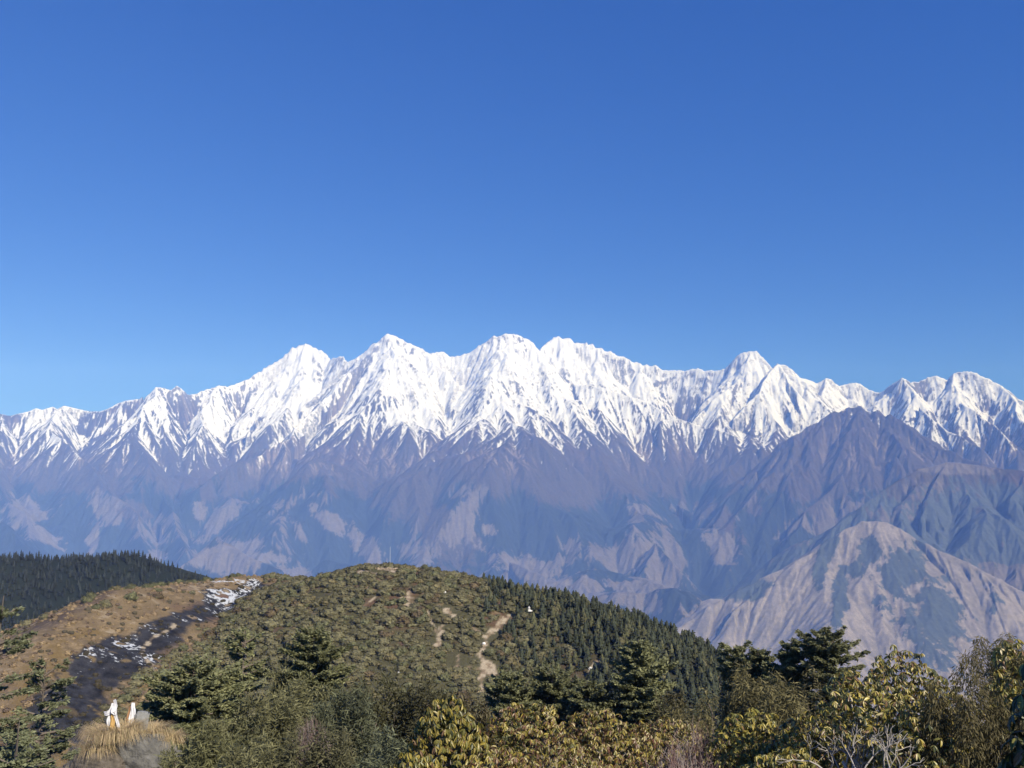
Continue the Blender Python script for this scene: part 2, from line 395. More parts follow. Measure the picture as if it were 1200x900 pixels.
def split_sheet():
    nr, nc = Hh.shape
    V = np.stack([X, Y, Hh], -1).reshape(-1, 3); CV = cover.reshape(-1, 4)
    idx = np.arange(nr * nc).reshape(nr, nc)
    F = np.stack([idx[:-1, :-1], idx[:-1, 1:], idx[1:, 1:], idx[1:, :-1]], -1).reshape(-1, 4)
    g = G[:-1, :-1].reshape(-1)
    for gid, name, lab, cat in ((1, 'snow_mountains', 'long snow covered mountain range with bare and wooded lower slopes under the blue sky', 'mountains'),
                           (2, 'bare_mountain', 'brown bare pyramid mountain standing in front of the snow on the right', 'mountain'),
                           (3, 'wooded_ridge', 'dark wooded ridge with rounded brown shoulder below the brown pyramid mountain', 'ridge'),
                           (4, 'foothill', 'pale tan foothill with dark wood on its upper right side', 'hill')):
        f = F[(g == gid) | ((g == 0) if gid == 1 else False)]
        u, inv_ = np.unique(f, return_inverse=True)
        o = link(name, np_mesh(name, V[u], inv_.reshape(-1, 4), True, CV[u]), None, m_far)
        tag(o, lab, cat, kind='structure')
split_sheet()

# ------------------------------------------------------------------ the air
def box_mesh(name, lo, hi):
    v = [(x, y, z) for x in (lo[0], hi[0]) for y in (lo[1], hi[1]) for z in (lo[2], hi[2])]
    f = [(0, 1, 3, 2), (4, 6, 7, 5), (0, 4, 5, 1), (2, 3, 7, 6), (0, 2, 6, 4), (1, 5, 7, 3)]
    return np_mesh(name, v, f)
hz = bpy.data.materials.new('haze'); hz.use_nodes = True
hn = hz.node_tree.nodes; hn.remove(hn['Principled BSDF'])
pv = hn.new('ShaderNodeVolumePrincipled')
pv.inputs['Color'].default_value = (0.205, 0.375, 1.0, 1); pv.inputs['Absorption Color'].default_value = (1, 1, 1, 1)
pv.inputs['Density'].default_value = HAZE; pv.inputs['Anisotropy'].default_value = -0.3
hz.node_tree.links.new(pv.outputs[0], hn['Material Output'].inputs['Volume'])
tag(link('haze', box_mesh('haze', (-24000, -3000, -4200), (24000, 27500, float(Hh.max()) + 60)), None, hz), 'pale blue haze filling the valley air', 'haze', kind='stuff')
# ------------------------------------------------------------------ the ground we stand on, the hill in front and the hills beside it
PR = np.array([0, 3, 6, 9, 13, 18, 25, 33, 45, 60, 80, 105, 140, 190, 250, 320, 450, 700, 1000, 1600, 3600], np.float64)
PZ = np.array([-1.7, -2.3, -3.9, -5.4, -6.9, -8.6, -10.8, -13.2, -17.0, -22, -29.5, -39, -52, -68, -84, -98, -135, -235, -380, -720, -1950], np.float64)
def P2(pts): return [at(px, py, d) for px, py, d in pts]
hill_crest = P2([(322,689,480),(345,686,466),(365,682,452),(390,677,440),(420,669,432),(440,666,430),(458,665,430),(500,671,428),(530,677,425),(570,689,420),(610,699,415),(650,707,410),(700,720,400),(740,740,390),(780,764,378),(808,782,366),(832,802,352),(862,850,330)])
brown_crest = P2([(-160,900,290),(-60,838,310),(0,795,330),(60,742,372),(110,706,410),(135,692,430),(165,689,450),(200,687,472),(250,681,500),(285,675,515),(310,675,520),(345,680,505),(365,682,460)])
dark_crest = P2([(-260,662,1200),(-80,655,1150),(0,655,1140),(60,658,1140),(100,655,1120),(140,653,1100),(175,661,1070),(210,674,1030),(250,690,980),(330,730,900)])
knoll = at(150, 872, 33.0)
def ridge_z(x, y, pts, a, curve):
    best = np.full(x.shape, -1e9)
    for (x0, y0, z0), (x1, y1, z1) in zip(pts[:-1], pts[1:]):
        dx, dy = x1 - x0, y1 - y0
        t = np.clip(((x - x0) * dx + (y - y0) * dy) / (dx * dx + dy * dy), 0, 1)
        d = np.hypot(x - (x0 + t * dx), y - (y0 + t * dy))
        best = np.maximum(best, z0 + t * (z1 - z0) - a * (np.sqrt(d * d + curve * curve) - curve))
    return best
def smax(a, b, k):
    h = np.clip(0.5 + 0.5 * (a - b) / k, 0, 1)
    return b * (1 - h) + a * h + k * h * (1 - h)
def ground_z(x, y):
    x = np.asarray(x, np.float64); y = np.asarray(y, np.float64)
    r = np.hypot(x, y); az = np.arctan2(x, y)
    z = np.interp(r, PR, PZ) - 0.06 * np.clip(r - 30, 0, 200) * sstep(-0.15, -0.5, az)
    n = fbm(x / 60 + 5, y / 60, 401, 4); n2_ = fbm(x / 14, y / 14, 402, 3)
    hz_ = ridge_z(x, y, hill_crest, 0.44, 14); bz = ridge_z(x, y, brown_crest, 0.47, 8); dz_ = ridge_z(x, y, dark_crest, 0.46, 40)
    far = np.maximum(np.maximum(hz_, bz), dz_)
    m = sstep(0, 26, -np.maximum(hz_, bz) - 37)                      # keep the crest lines themselves undisturbed
    z = np.where(far > z - 9, smax(z, far, 9), z)
    z = z + sstep(40, 160, r) * (3.4 * n * np.clip(m, 0.15, 1) + 0.45 * n2_) + sstep(2, 12, r) * (1 - sstep(40, 160, r)) * 0.22 * n2_
    kd = np.hypot(x - knoll[0], y - knoll[1])
    z = z + (knoll[2] - 0.5 - np.interp(33.0, PR, PZ)) * np.exp(-(kd / 3.6) ** 2)
    return z
def gz(x, y): return float(ground_z(np.array([x]), np.array([y]))[0])
_rs = np.concatenate([np.arange(8, 60, 0.25), np.arange(60, 700, 0.8), np.arange(700, 1600, 3.0)])
def hit(px, py, lo=150.0):
    """the spot of ground seen in that direction"""
    x, y, z = ray(px, py); k = 1 / math.hypot(x, y); rs = _rs[_rs >= lo]
    g = ground_z(x * k * rs, y * k * rs); below = np.nonzero(z * k * rs < g)[0]
    r_ = rs[below[0]] if len(below) else 430.0
    return (x * k * r_, y * k * r_, gz(x * k * r_, y * k * r_))
def line_dist(x, y, pts):
    d = np.full(x.shape, 1e9)
    for (x0, y0, *_), (x1, y1, *_) in zip(pts[:-1], pts[1:]):
        dx, dy = x1 - x0, y1 - y0
        t = np.clip(((x - x0) * dx + (y - y0) * dy) / (dx * dx + dy * dy + 1e-9), 0, 1)
        d = np.minimum(d, np.hypot(x - (x0 + t * dx), y - (y0 + t * dy)))
    return d

burn_line = [hit(*p) for p in ((345,684),(300,688),(262,703),(225,722),(190,742),(150,765),(112,792),(82,826),(58,866),(40,899))]
path_lines = [([(598,722),(586,732),(577,741),(569,752),(564,768),(570,782),(564,797),(565,812)], 1.7), ([(553,735),(562,742),(570,750)], 1.1), ([(572,777),(575,790)], 2.4),
   ([(518,735),(515,748),(513,758)], 1.5), ([(538,768),(536,782)], 1.9), ([(484,690),(479,700),(476,712)], 1.5), ([(447,668),(462,668)], 3.2), ([(474,702),(482,701)], 1.5), ([(523,716),(531,722)], 2.2),
   ([(205,733),(192,741),(178,750),(165,761),(170,772),(178,780),(181,790)], 1.3), ([(693,786),(700,776)], 1.3), ([(660,720),(622,719)], 0.01), ([(425,670),(437,672)], 2.0), ([(500,716),(512,742)], 0.6), ([(440,700),(425,712)], 0.5)]
path_world = [([hit(*p) for p in pts], w) for pts, w in path_lines]

rr_ = np.concatenate([np.geomspace(1.2, 150, 190, endpoint=False), np.linspace(150, 560, 420, endpoint=False), np.geomspace(560, 1700, 160, endpoint=False), np.geomspace(1700, 3500, 16)])
th_ = np.concatenate([np.linspace(-math.pi, -0.72, 40, endpoint=False), np.linspace(-0.72, 0.72, 800), np.linspace(0.72, math.pi, 41)[1:]])
GR, GT = np.meshgrid(rr_, th_, indexing='ij')
gx_, gy_ = GR * np.sin(GT), GR * np.cos(GT)
gz_ = ground_z(gx_, gy_)
nA = fbm(gx_ / 30, gy_ / 30, 410, 4); nB = fbm(gx_ / 7, gy_ / 7, 411, 4); nC = fbm(gx_ / 2.2, gy_ / 2.2, 412, 3)
hzv = ridge_z(gx_, gy_, hill_crest, 0.44, 14); bzv = ridge_z(gx_, gy_, brown_crest, 0.47, 8); dzv = ridge_z(gx_, gy_, dark_crest, 0.46, 40)
flank = (hzv > bzv) * sstep(0.0, 0.12, GT) * (GR > 150)
is_brown = (bzv > hzv + 2 * nA) & (bzv > dzv); is_dark = (dzv > np.maximum(hzv, bzv)) & (GR > 560)
gc = np.ones(gx_.shape + (3,), np.float32) * np.array([0.080, 0.074, 0.040])
gc = mixc(gc, [0.12, 0.066, 0.048], sstep(0.15, 0.45, nA + 0.3 * nB) * 0.7)
gc = mixc(gc, [0.21, 0.16, 0.10], 0.7 * sstep(0.36, 0.5, nB + 0.25 * nC) * (GR > 60))
gc = mixc(gc, [0.052, 0.052, 0.030], flank * 0.85)
brown_c = np.ones_like(gc) * np.array([0.22, 0.16, 0.09]) * (0.9 + 0.35 * nB[..., None])
brown_c = mixc(brown_c, [0.10, 0.072, 0.058], sstep(0.1, 0.45, fbm(gx_ / 18, gy_ / 40, 415, 4) + 0.3 * nC) * 0.8)
brown_c = mixc(brown_c, [0.31, 0.225, 0.13], sstep(0.0, 0.5, nC + 0.5 * nA) * 0.7)
brown_c = mixc(brown_c, [0.32, 0.26, 0.18], sstep(0.42, 0.55, nB + 0.4 * nC) * 0.7)
brown_c = mixc(brown_c, [0.13, 0.062, 0.045], sstep(0.15, 0.4, fbm(gx_ / 45, gy_ / 45, 418, 3)) * sstep(400, 470, GR) * 0.8)
gc = np.where(is_brown[..., None], brown_c, gc)
gc = np.where(is_dark[..., None], np.array([0.02, 0.026, 0.018]), gc)
near_t = sstep(90, 40, GR)
gc = mixc(gc, [0.075, 0.058, 0.036], near_t * 0.8)
bd = line_dist(gx_, gy_, burn_line)
bw = np.interp(GR, [270, 330, 420, 500], [11, 9, 8, 7]) + 6 * nA + 4.5 * nB
burn = sstep(1.5, -1.5, bd - bw) * (GR > 120)
ochre = sstep(14, 6, bd - bw) * sstep(0.0, 0.3, nB + .2 * nA) * (GR < 380) * (GR > 120)
gc = mixc(gc, [0.17, 0.115, 0.045], ochre * 0.8)
ash = np.ones_like(gc) * np.array([0.026, 0.026, 0.030]) * (1.25 + 1.1 * nC[..., None] + 0.5 * nB[..., None]).clip(.35, 2.4)
ash = mixc(ash, [0.13, 0.095, 0.05], sstep(0.22, 0.45, fbm(gx_ / 9, gy_ / 5, 435, 4) + 0.25 * nC) * sstep(360, 280, GR))
burn = burn * (1 - 0.9 * sstep(0.42, 0.58, nB + 0.25 * nC))
gc = gc * (1 - burn[..., None]) + ash * burn[..., None]
fleck = burn * sstep(320, 390, GR) * (0.52 + 0.5 * nB + 0.35 * nA) * sstep(-0.2, 0.25, fbm(gx_ / 11, gy_ / 6, 431, 3) + 0.12)
crown_snow = sstep(9, 3, line_dist(gx_, gy_, [hit(255, 682), hit(300, 679), hit(350, 684)])) * sstep(-0.1, 0.3, nB)
fleck = np.clip(np.maximum(fleck, 0.55 * crown_snow), 0, 1)
for pts, w in path_world:
    pd = line_dist(gx_, gy_, pts)
    gc = mixc(gc, np.where((nC > 0.1)[..., None], [0.40, 0.33, 0.24], [0.25, 0.19, 0.13]), sstep(0.6, -0.5, pd - 0.55 * w * (1 + 1.3 * nB + 1.5 * nC)) * 0.95)
nr, nc_ = gx_.shape
idx = np.arange(nr * nc_).reshape(nr, nc_)
GF = np.stack([idx[:-1, :-1], idx[:-1, 1:], idx[1:, 1:], idx[1:, :-1]], -1).reshape(-1, 4)
# close the sheet at the feet and behind
gverts = np.stack([gx_, gy_, gz_], -1).reshape(-1, 3)
m_ground, nt, bs = new_mat('ground_cover'); L = nt.links
att = nt.nodes.new('ShaderNodeAttribute'); att.attribute_name = 'cover'
geo = nt.nodes.new('ShaderNodeNewGeometry')
nz = nt.nodes.new('ShaderNodeTexNoise'); nz.inputs['Scale'].default_value = 1.6; nz.inputs['Detail'].default_value = 8; nz.inputs['Roughness'].default_value = 0.7
L.new(geo.outputs['Position'], nz.inputs['Vector'])
mr = nt.nodes.new('ShaderNodeMapRange'); mr.inputs[1].default_value = 0.3; mr.inputs[2].default_value = 0.7; mr.inputs[3].default_value = 0.55; mr.inputs[4].default_value = 1.4
L.new(nz.outputs[0], mr.inputs[0])
mx = nt.nodes.new('ShaderNodeMix'); mx.data_type = 'RGBA'; mx.blend_type = 'MULTIPLY'; mx.inputs[0].default_value = 0.8
L.new(att.outputs['Color'], mx.inputs[6]); L.new(mr.outputs[0], mx.inputs[7]); fz_ = nt.nodes.new('ShaderNodeTexNoise'); fz_.inputs['Scale'].default_value = 0.55; fz_.inputs['Detail'].default_value = 6; fz_.inputs['Roughness'].default_value = 0.62
L.new(geo.outputs['Position'], fz_.inputs['Vector'])
fa = nt.nodes.new('ShaderNodeMath'); fa.operation = 'MULTIPLY_ADD'; fa.inputs[1].default_value = 0.42; L.new(att.outputs['Alpha'], fa.inputs[0]); L.new(fz_.outputs[0], fa.inputs[2])
fr = nt.nodes.new('ShaderNodeMapRange'); fr.inputs[1].default_value = 0.71; fr.inputs[2].default_value = 0.78; L.new(fa.outputs[0], fr.inputs[0])
fm = nt.nodes.new('ShaderNodeMix'); fm.data_type = 'RGBA'; fm.inputs[7].default_value = (0.52, 0.54, 0.58, 1)
L.new(fr.outputs[0], fm.inputs[0]); L.new(mx.outputs[2], fm.inputs[6]); L.new(fm.outputs[2], bs.inputs['Base Color'])
bp = nt.nodes.new('ShaderNodeBump'); bp.inputs['Strength'].default_value = 0.9; bp.inputs['Distance'].default_value = 0.5
L.new(nz.outputs[0], bp.inputs['Height']); L.new(bp.outputs[0], bs.inputs['Normal'])
o = link('ground', np_mesh('ground', gverts, GF, True, np.concatenate([gc, fleck[..., None]], -1).reshape(-1, 4)), None, m_ground)
tag(o, 'hillside ground with shrubby middle hill, dry brown slope and burnt strip flecked with snow', 'hillside', kind='structure')
# ------------------------------------------------------------------ plant building
def plant_mat(name, trans=0.18, rough=0.65, spec=0.25, var=0.35):
    m = bpy.data.materials.new(name); m.use_nodes = True
    nt = m.node_tree; N = nt.nodes; L = nt.links; b = N['Principled BSDF']
    b.inputs['Roughness'].default_value = rough; b.inputs['Specular IOR Level'].default_value = spec
    att = N.new('ShaderNodeAttribute'); att.attribute_name = 'cover'
    oi = N.new('ShaderNodeObjectInfo')
    mr = N.new('ShaderNodeMapRange'); mr.inputs[3].default_value = 1 - var / 2; mr.inputs[4].default_value = 1 + var / 2
    L.new(oi.outputs['Random'], mr.inputs[0])
    geo = N.new('ShaderNodeNewGeometry')
    nz = N.new('ShaderNodeTexNoise'); nz.inputs['Scale'].default_value = 0.8; nz.inputs['Detail'].default_value = 4
    L.new(geo.outputs['Position'], nz.inputs['Vector'])
    mr2 = N.new('ShaderNodeMapRange'); mr2.inputs[1].default_value = 0.3; mr2.inputs[2].default_value = 0.7; mr2.inputs[3].default_value = 0.82; mr2.inputs[4].default_value = 1.18
    L.new(nz.outputs[0], mr2.inputs[0])
    mm = N.new('ShaderNodeMath'); mm.operation = 'MULTIPLY'; L.new(mr.outputs[0], mm.inputs[0]); L.new(mr2.outputs[0], mm.inputs[1])
    mx = N.new('ShaderNodeVectorMath'); mx.operation = 'SCALE'
    L.new(att.outputs['Color'], mx.inputs[0]); L.new(mm.outputs[0], mx.inputs['Scale'])
    L.new(mx.outputs[0], b.inputs['Base Color'])
    if trans > 0:
        tr = N.new('ShaderNodeBsdfTranslucent'); L.new(mx.outputs[0], tr.inputs['Color'])
        ms = N.new('ShaderNodeMixShader'); ms.inputs[0].default_value = trans
        L.new(b.outputs[0], ms.inputs[1]); L.new(tr.outputs[0], ms.inputs[2]); L.new(ms.outputs[0], N['Material Output'].inputs['Surface'])
    return m
M_leaf = plant_mat('leaf', 0.2, 0.42, 0.5)
M_needle = plant_mat('needle', 0.12, 0.7, 0.2)
M_far = plant_mat('far_foliage', 0.0, 0.9, 0.1, 0.3)
M_bark = plant_mat('bark', 0.0, 0.85, 0.1, 0.2)

class Geo:
    """collects triangles and their colours"""
    def __init__(s): s.v = []; s.f = []; s.c = []; s.n = 0
    def add(s, v, f, c):
        v = np.asarray(v, np.float32).reshape(-1, 3); f = np.asarray(f, np.int64).reshape(-1, 3)
        c = np.broadcast_to(np.asarray(c, np.float32), (len(v), 3)) if np.ndim(c) == 1 else np.asarray(c, np.float32)
        s.v.append(v); s.f.append(f + s.n); s.c.append(c); s.n += len(v)
    def quads(s, P, U, V, col):
        """flat blades: centre P, half vectors U (long) and V (across), with pointed tips"""
        n = len(P); v = np.stack([P - U, P - 0.1 * U + V, P + U, P - 0.1 * U - V], 1).reshape(-1, 3)
        b = np.arange(n)[:, None] * 4
        f = np.concatenate([b + np.array([0, 1, 2]), b + np.array([0, 2, 3])], 0)
        s.add(v, f, np.repeat(np.broadcast_to(col, (n, 3)), 4, 0))
    def tube(s, pts, r0, r1, col, sides=6):
        pts = np.asarray(pts, np.float64); n = len(pts)
        d = np.gradient(pts, axis=0); d /= np.linalg.norm(d, axis=1, keepdims=True) + 1e-9
        ref = np.where(np.abs(d[:, 2:3]) > 0.9, np.array([[1.0, 0, 0]]), np.array([[0, 0, 1.0]]))
        a = np.cross(d, ref); a /= np.linalg.norm(a, axis=1, keepdims=True) + 1e-9; b = np.cross(d, a)
        rad = np.linspace(r0, r1, n)[:, None, None]; th = np.arange(sides) * 2 * math.pi / sides
        ring = pts[:, None, :] + rad * (np.cos(th)[None, :, None] * a[:, None, :] + np.sin(th)[None, :, None] * b[:, None, :])
        f = []
        for i in range(n - 1):
            for k in range(sides):
                p, q = i * sides + k, i * sides + (k + 1) % sides
                f += [(p, q, q + sides), (p, q + sides, p + sides)]
        s.add(ring.reshape(-1, 3), f, col)
    def mesh(s, name, smooth=False):
        v, f, c = np.concatenate(s.v), np.concatenate(s.f), np.concatenate(s.c)
        return np_mesh(name, v, f, smooth, np.concatenate([c, np.ones((len(c), 1))], 1))
    def arrays(s): return np.concatenate(s.v), np.concatenate(s.f), np.concatenate(s.c)

def unit(a): return a / (np.linalg.norm(a, axis=-1, keepdims=True) + 1e-9)
def ico(sub):
    import bmesh
    bm = bmesh.new(); bmesh.ops.create_icosphere(bm, subdivisions=sub, radius=1)
    v = np.array([x.co[:] for x in bm.verts]); f = np.array([[q.index for q in p.verts] for p in bm.faces]); bm.free()
    return v, f
ICO2, ICO3 = ico(2), ico(3)
def lump(d, seed, k=2.2):
    return 0.6 * noise(d[:, 0] * k + seed, d[:, 1] * k + d[:, 2] * 1.7 * k, seed) + 0.4 * noise(d[:, 1] * 2.3 * k, d[:, 2] * 2.3 * k + d[:, 0] * k - seed, seed + 5)

def far_shrub(seed, n, size, col, var=0.25):
    """a rounded bush of leaf clumps, radius 1, standing on z = 0"""
    g = np.random.default_rng(seed); G_ = Geo()
    v, f = ICO2
    k = 1 + 0.28 * lump(v, seed)
    core = v * k[:, None] * np.array([0.86, 0.86, 0.72]) + np.array([0, 0, 0.28])
    G_.add(core, f, np.asarray(col) * (1 + var * 0.5 * lump(v, seed + 3, 4))[:, None])
    d = unit(g.normal(size=(n, 3))); d[:, 2] = np.abs(d[:, 2]) * 1.1 - 0.25; d = unit(d)
    r = (1 + 0.28 * lump(d, seed)) * g.uniform(0.84, 1.1, n)
    P = d * r[:, None] * np.array([0.95, 0.95, 0.82]) + np.array([0, 0, 0.26])
    a = unit(np.cross(d, g.normal(size=(n, 3)))); b = unit(np.cross(d, a) + 0.5 * g.normal(size=(n, 3)))
    a = unit(a + 0.6 * d * g.uniform(-0.3, 1, (n, 1)))
    s_ = size * g.uniform(0.6, 1.3, (n, 1))
    G_.quads(P, a * s_, b * s_ * 0.75, np.asarray(col) * (1 + var * g.uniform(-1, 1, (n, 1))))
    return G_
def far_conifer(seed, n, size, col, slim=0.30, var=0.25):
    """a small conifer of height 1 with layered skirts"""
    g = np.random.default_rng(seed); G_ = Geo()
    G_.tube([(0, 0, -0.08), (0, 0, 0.5), (0, 0, 0.97)], 0.028, 0.004, (0.09, 0.07, 0.055), 5)
    tiers = 9; lean = g.normal(size=2) * 0.02
    def prof(t): return slim * (1 - t) ** 0.62 * (0.66 + 0.34 * (1 - (t * tiers) % 1.0)) * np.minimum(1, 0.55 + t * 4)
    t = np.linspace(0.06, 0.97, 12); th = np.arange(8) * math.pi / 4
    v = np.concatenate([np.stack([np.cos(th) * prof(x) * 0.62, np.sin(th) * prof(x) * 0.62, np.full(8, x)], 1) for x in t])
    f = []
    for i in range(11):
        for k in range(8):
            p, q = i * 8 + k, i * 8 + (k + 1) % 8; f += [(p, q, q + 8), (p, q + 8, p + 8)]
    G_.add(v, f, np.asarray(col))
    t = 1 - np.sqrt(g.uniform(0.0005, 0.9, n)); a = g.uniform(0, 2 * math.pi, n)
    lop = 1 + 0.35 * noise(np.cos(a) * 1.5 + seed, np.sin(a) * 1.5 + t * 5, seed)
    r = prof(t) * lop * g.uniform(0.5, 1.12, n)
    out = np.stack([np.cos(a), np.sin(a), np.zeros(n)], 1)
    P = out * r[:, None]; P[:, 2] = t; P[:, :2] += lean * t[:, None]
    U = unit(out + np.array([0, 0, -0.35]) + 0.35 * g.normal(size=(n, 3))); V = unit(np.cross(U, np.array([0, 0, 1.0]) + 0.4 * g.normal(size=(n, 3))))
    s_ = size * g.uniform(0.6, 1.3, (n, 1)) * (0.6 + 0.6 * (1 - t[:, None]))
    G_.quads(P, U * s_, V * s_ * 0.6, np.asarray(col) * (1 + var * g.uniform(-1, 1, (n, 1))))
    return G_
def scatter_mesh(name, protos, spots):
    """one object out of many copies: spots = (x, y, z, scale xy, scale z, angle, prototype, brightness)"""
    V, F, K = [], [], []; n = 0
    arr = [p.arrays() for p in protos]
    for x, y, z, s, sz, a, k, br in spots:
        v, f, c = arr[int(k)]; ca, sa = math.cos(a), math.sin(a)
        w = np.stack([(v[:, 0] * ca - v[:, 1] * sa) * s + x, (v[:, 0] * sa + v[:, 1] * ca) * s + y, v[:, 2] * sz + z], 1)
        V.append(w); F.append(f + n); K.append(c * br); n += len(v)
    c = np.concatenate(K)
    return np_mesh(name, np.concatenate(V), np.concatenate(F), False, np.concatenate([c, np.ones((len(c), 1))], 1))

# ------------------------------------------------------------------ shrubs and conifers on the hill
g0 = np.random.default_rng(5)
OLIVE, GREEN, DARK = (0.130, 0.119, 0.066), (0.110, 0.110, 0.058), (0.060, 0.068, 0.044)
RUSSET = (0.115, 0.088, 0.052)
sp = 2.75
jx, jy = np.meshgrid(np.arange(-260, 200, sp), np.arange(150, 545, sp))
jx = (jx + g0.uniform(-0.48, 0.48, jx.shape) * sp).ravel(); jy = (jy + g0.uniform(-0.48, 0.48, jy.shape) * sp).ravel()
jz = ground_z(jx, jy); jr = np.hypot(jx, jy)
ppx, ppy = pix(jx, jy, jz)
def seen(x, y, z, lift):
    """is a plant of that height in view over the ground between?"""
    ok = np.ones(len(x), bool)
    for t in np.linspace(0.45, 0.985, 36):
        ok &= (z + lift) * t > ground_z(x * t, y * t) - 0.3
    return ok
hv, bv = ridge_z(jx, jy, hill_crest, 0.44, 14), ridge_z(jx, jy, brown_crest, 0.47, 8)
onhill = hv > bv - 1.0
bd_ = line_dist(jx, jy, burn_line)
right_of_burn = (~onhill) & (bd_ > 11)
side = np.zeros(len(jx), bool)                                       # slope between burnt strip and hill
for i in np.nonzero(right_of_burn)[0]:
    side[i] = True
bl = np.array([(p[0], p[1]) for p in burn_line])
o_ = np.argsort(bl[:, 1]); burn_x_at = np.interp(jy, bl[o_, 1], bl[o_, 0])
east = jx > burn_x_at
ok = (ppx > -30) & (ppx < 905) & (ppy < 905) & (bd_ > 11 + 4 * g0.uniform(-1, 1, len(jx))) & (jr < 540) & (jr > 160)
ok &= east | ((g0.uniform(0, 1, len(jx)) < 0.05) & (jr > 395)) 
for pts, w in path_world:
    ok &= line_dist(jx, jy, pts) > w + 0.9
gapn = fbm(jx / 9, jy / 9, 440, 3)
ok &= (gapn > -0.55) & (g0.uniform(0, 1, len(jx)) > 0.07)
ok &= seen(jx, jy, jz, 3.0)
x, y, z, rr, px_ = jx[ok], jy[ok], jz[ok], jr[ok], ppx[ok]
hd = ridge_z(x, y, hill_crest, 1.0, 1); 
crest_d = line_dist(x, y, hill_crest)
pc = np.clip(sstep(540, 720, px_) * 0.9 + sstep(30, 8, crest_d) * sstep(540, 600, px_) * 0.6, 0, 0.93)
conif = g0.uniform(0, 1, len(x)) < pc
order = np.argsort(rr)
shrub_p = [far_shrub(20 + k, 520, 0.13, c, 0.3) for k, c in enumerate((OLIVE, OLIVE, GREEN, OLIVE, (0.135, 0.115, 0.06), RUSSET))]
shrub_s = [far_shrub(40 + k, 130, 0.2, c, 0.3) for k, c in enumerate((OLIVE, OLIVE, GREEN, OLIVE, (0.135, 0.115, 0.06), RUSSET))]
con_p = [far_conifer(60 + k, 420, 0.045, c, sl) for k, (c, sl) in enumerate(((DARK, .4), (DARK, .34), (GREEN, .46), (GREEN, .5), (DARK, .44), ((0.11, 0.105, 0.054), .52)))]
con_s = [far_conifer(80 + k, 110, 0.08, c, sl) for k, (c, sl) in enumerate(((DARK, .4), (DARK, .34), (GREEN, .46), (GREEN, .5), (DARK, .44), ((0.11, 0.105, 0.054), .52)))]
shrub_me = [p.mesh('hill_shrub') for p in shrub_p]; con_me = [p.mesh('hill_conifer') for p in con_p]
for me in shrub_me + con_me: me.materials.append(M_far)
rest_s, rest_c = [], []; ns = nc = 0
for i in order:
    a = g0.uniform(0, 6.28); br = g0.uniform(0.8, 1.2)
    if conif[i]:
        k = g0.choice(6, p=[.24, .2, .17, .15, .14, .10]); 
        if px_[i] > 690: k = g0.choice([0, 1, 4, 2], p=[.28, .24, .22, .26])
        h = 2.8 + 4.8 * g0.uniform() ** 1.4 * (0.8 if k in (2, 3, 5) else 1.0); s = h * g0.uniform(0.9, 1.25)
        if nc < 295:
            o = bpy.data.objects.new('hill_conifer', con_me[k]); C.collection.objects.link(o)
            o.location = (x[i], y[i], z[i] - 0.15); o.scale = (s, s, h); o.rotation_euler = (0, 0, a); nc += 1
            tag(o, 'dark green conifer in the crowd on the right flank of the middle hill' if k in (0, 1, 4) else 'pale green cone shaped bush among dark conifers on the right hill flank', 'conifer' if k in (0, 1, 4) else 'bush', 'conifers on the flank of the middle hill')
        else: rest_c.append((x[i], y[i], z[i] - 0.15, s, h, a, k, br))
    else:
        k = g0.choice(6, p=[.26, .22, .2, .2, .08, .04]); s = 1.05 + 1.9 * g0.uniform() ** 1.5 + 0.9 * (g0.uniform() < .08); h = s * g0.uniform(0.6, 0.95)
        if ns < 295:
            o = bpy.data.objects.new('hill_shrub', shrub_me[k]); C.collection.objects.link(o)
            o.location = (x[i], y[i], z[i] - 0.2); o.scale = (s, s, h); o.rotation_euler = (0, 0, a); ns += 1
            tag(o, ('rusty brown' if k == 5 else 'green' if k == 2 else 'olive') + ' rounded shrub low on the near slope of the middle hill', 'shrub', 'shrubs on the near slope of the middle hill')
        else: rest_s.append((x[i], y[i], z[i] - 0.2, s, h, a, k, br))
print('shrubs', ns, len(rest_s), 'conifers', nc, len(rest_c))
tag(link('hill_scrub', scatter_mesh('hill_scrub', shrub_s, rest_s), None, M_far), 'olive scrub covering the upper part of the middle hill', 'scrub', kind='stuff')
if rest_c: tag(link('hill_wood', scatter_mesh('hill_wood', con_s, rest_c), None, M_far), 'small dark conifers crowding the ridge of the middle hill', 'wood', kind='stuff')

# low purple-brown bushes dotted over the dry slope
g1 = np.random.default_rng(8)
bx2, by2 = g1.uniform(-290, -60, 9000), g1.uniform(250, 520, 9000)
bz2 = ground_z(bx2, by2); q1, q2 = pix(bx2, by2, bz2)
hv, bv = ridge_z(bx2, by2, hill_crest, 0.44, 14), ridge_z(bx2, by2, brown_crest, 0.47, 8)
k_ = (bv > hv) & ((line_dist(bx2, by2, burn_line) > 9) | (g1.uniform(0, 1, len(bx2)) < .35)) & (q1 > -30) & (q1 < 330) & (fbm(bx2 / 20, by2 / 42, 415, 4) > -0.3)
bdx = line_dist(bx2, by2, burn_line)
dry_p = [far_shrub(100 + k, 60, 0.3, c) for k, c in enumerate(((0.15, 0.11, 0.08), (0.22, 0.16, 0.095), (0.10, 0.085, 0.055), (0.29, 0.215, 0.125), (0.26, 0.19, 0.115)))]
tag(link('dry_scrub', scatter_mesh('dry_scrub', dry_p, [(bx2[i], by2[i], bz2[i] - 0.15, s_, s_ * g1.uniform(.5, 1.1), g1.uniform(0, 6), g1.integers(5) if bdx[i] > 9 else 2, 1 if bdx[i] > 9 else .6) for i in np.nonzero(k_)[0] for s_ in [0.25 + 1.1 * g1.uniform() ** 2]]), None, M_far),
    'low bare scrub on the dry brown slope', 'scrub', kind='stuff')
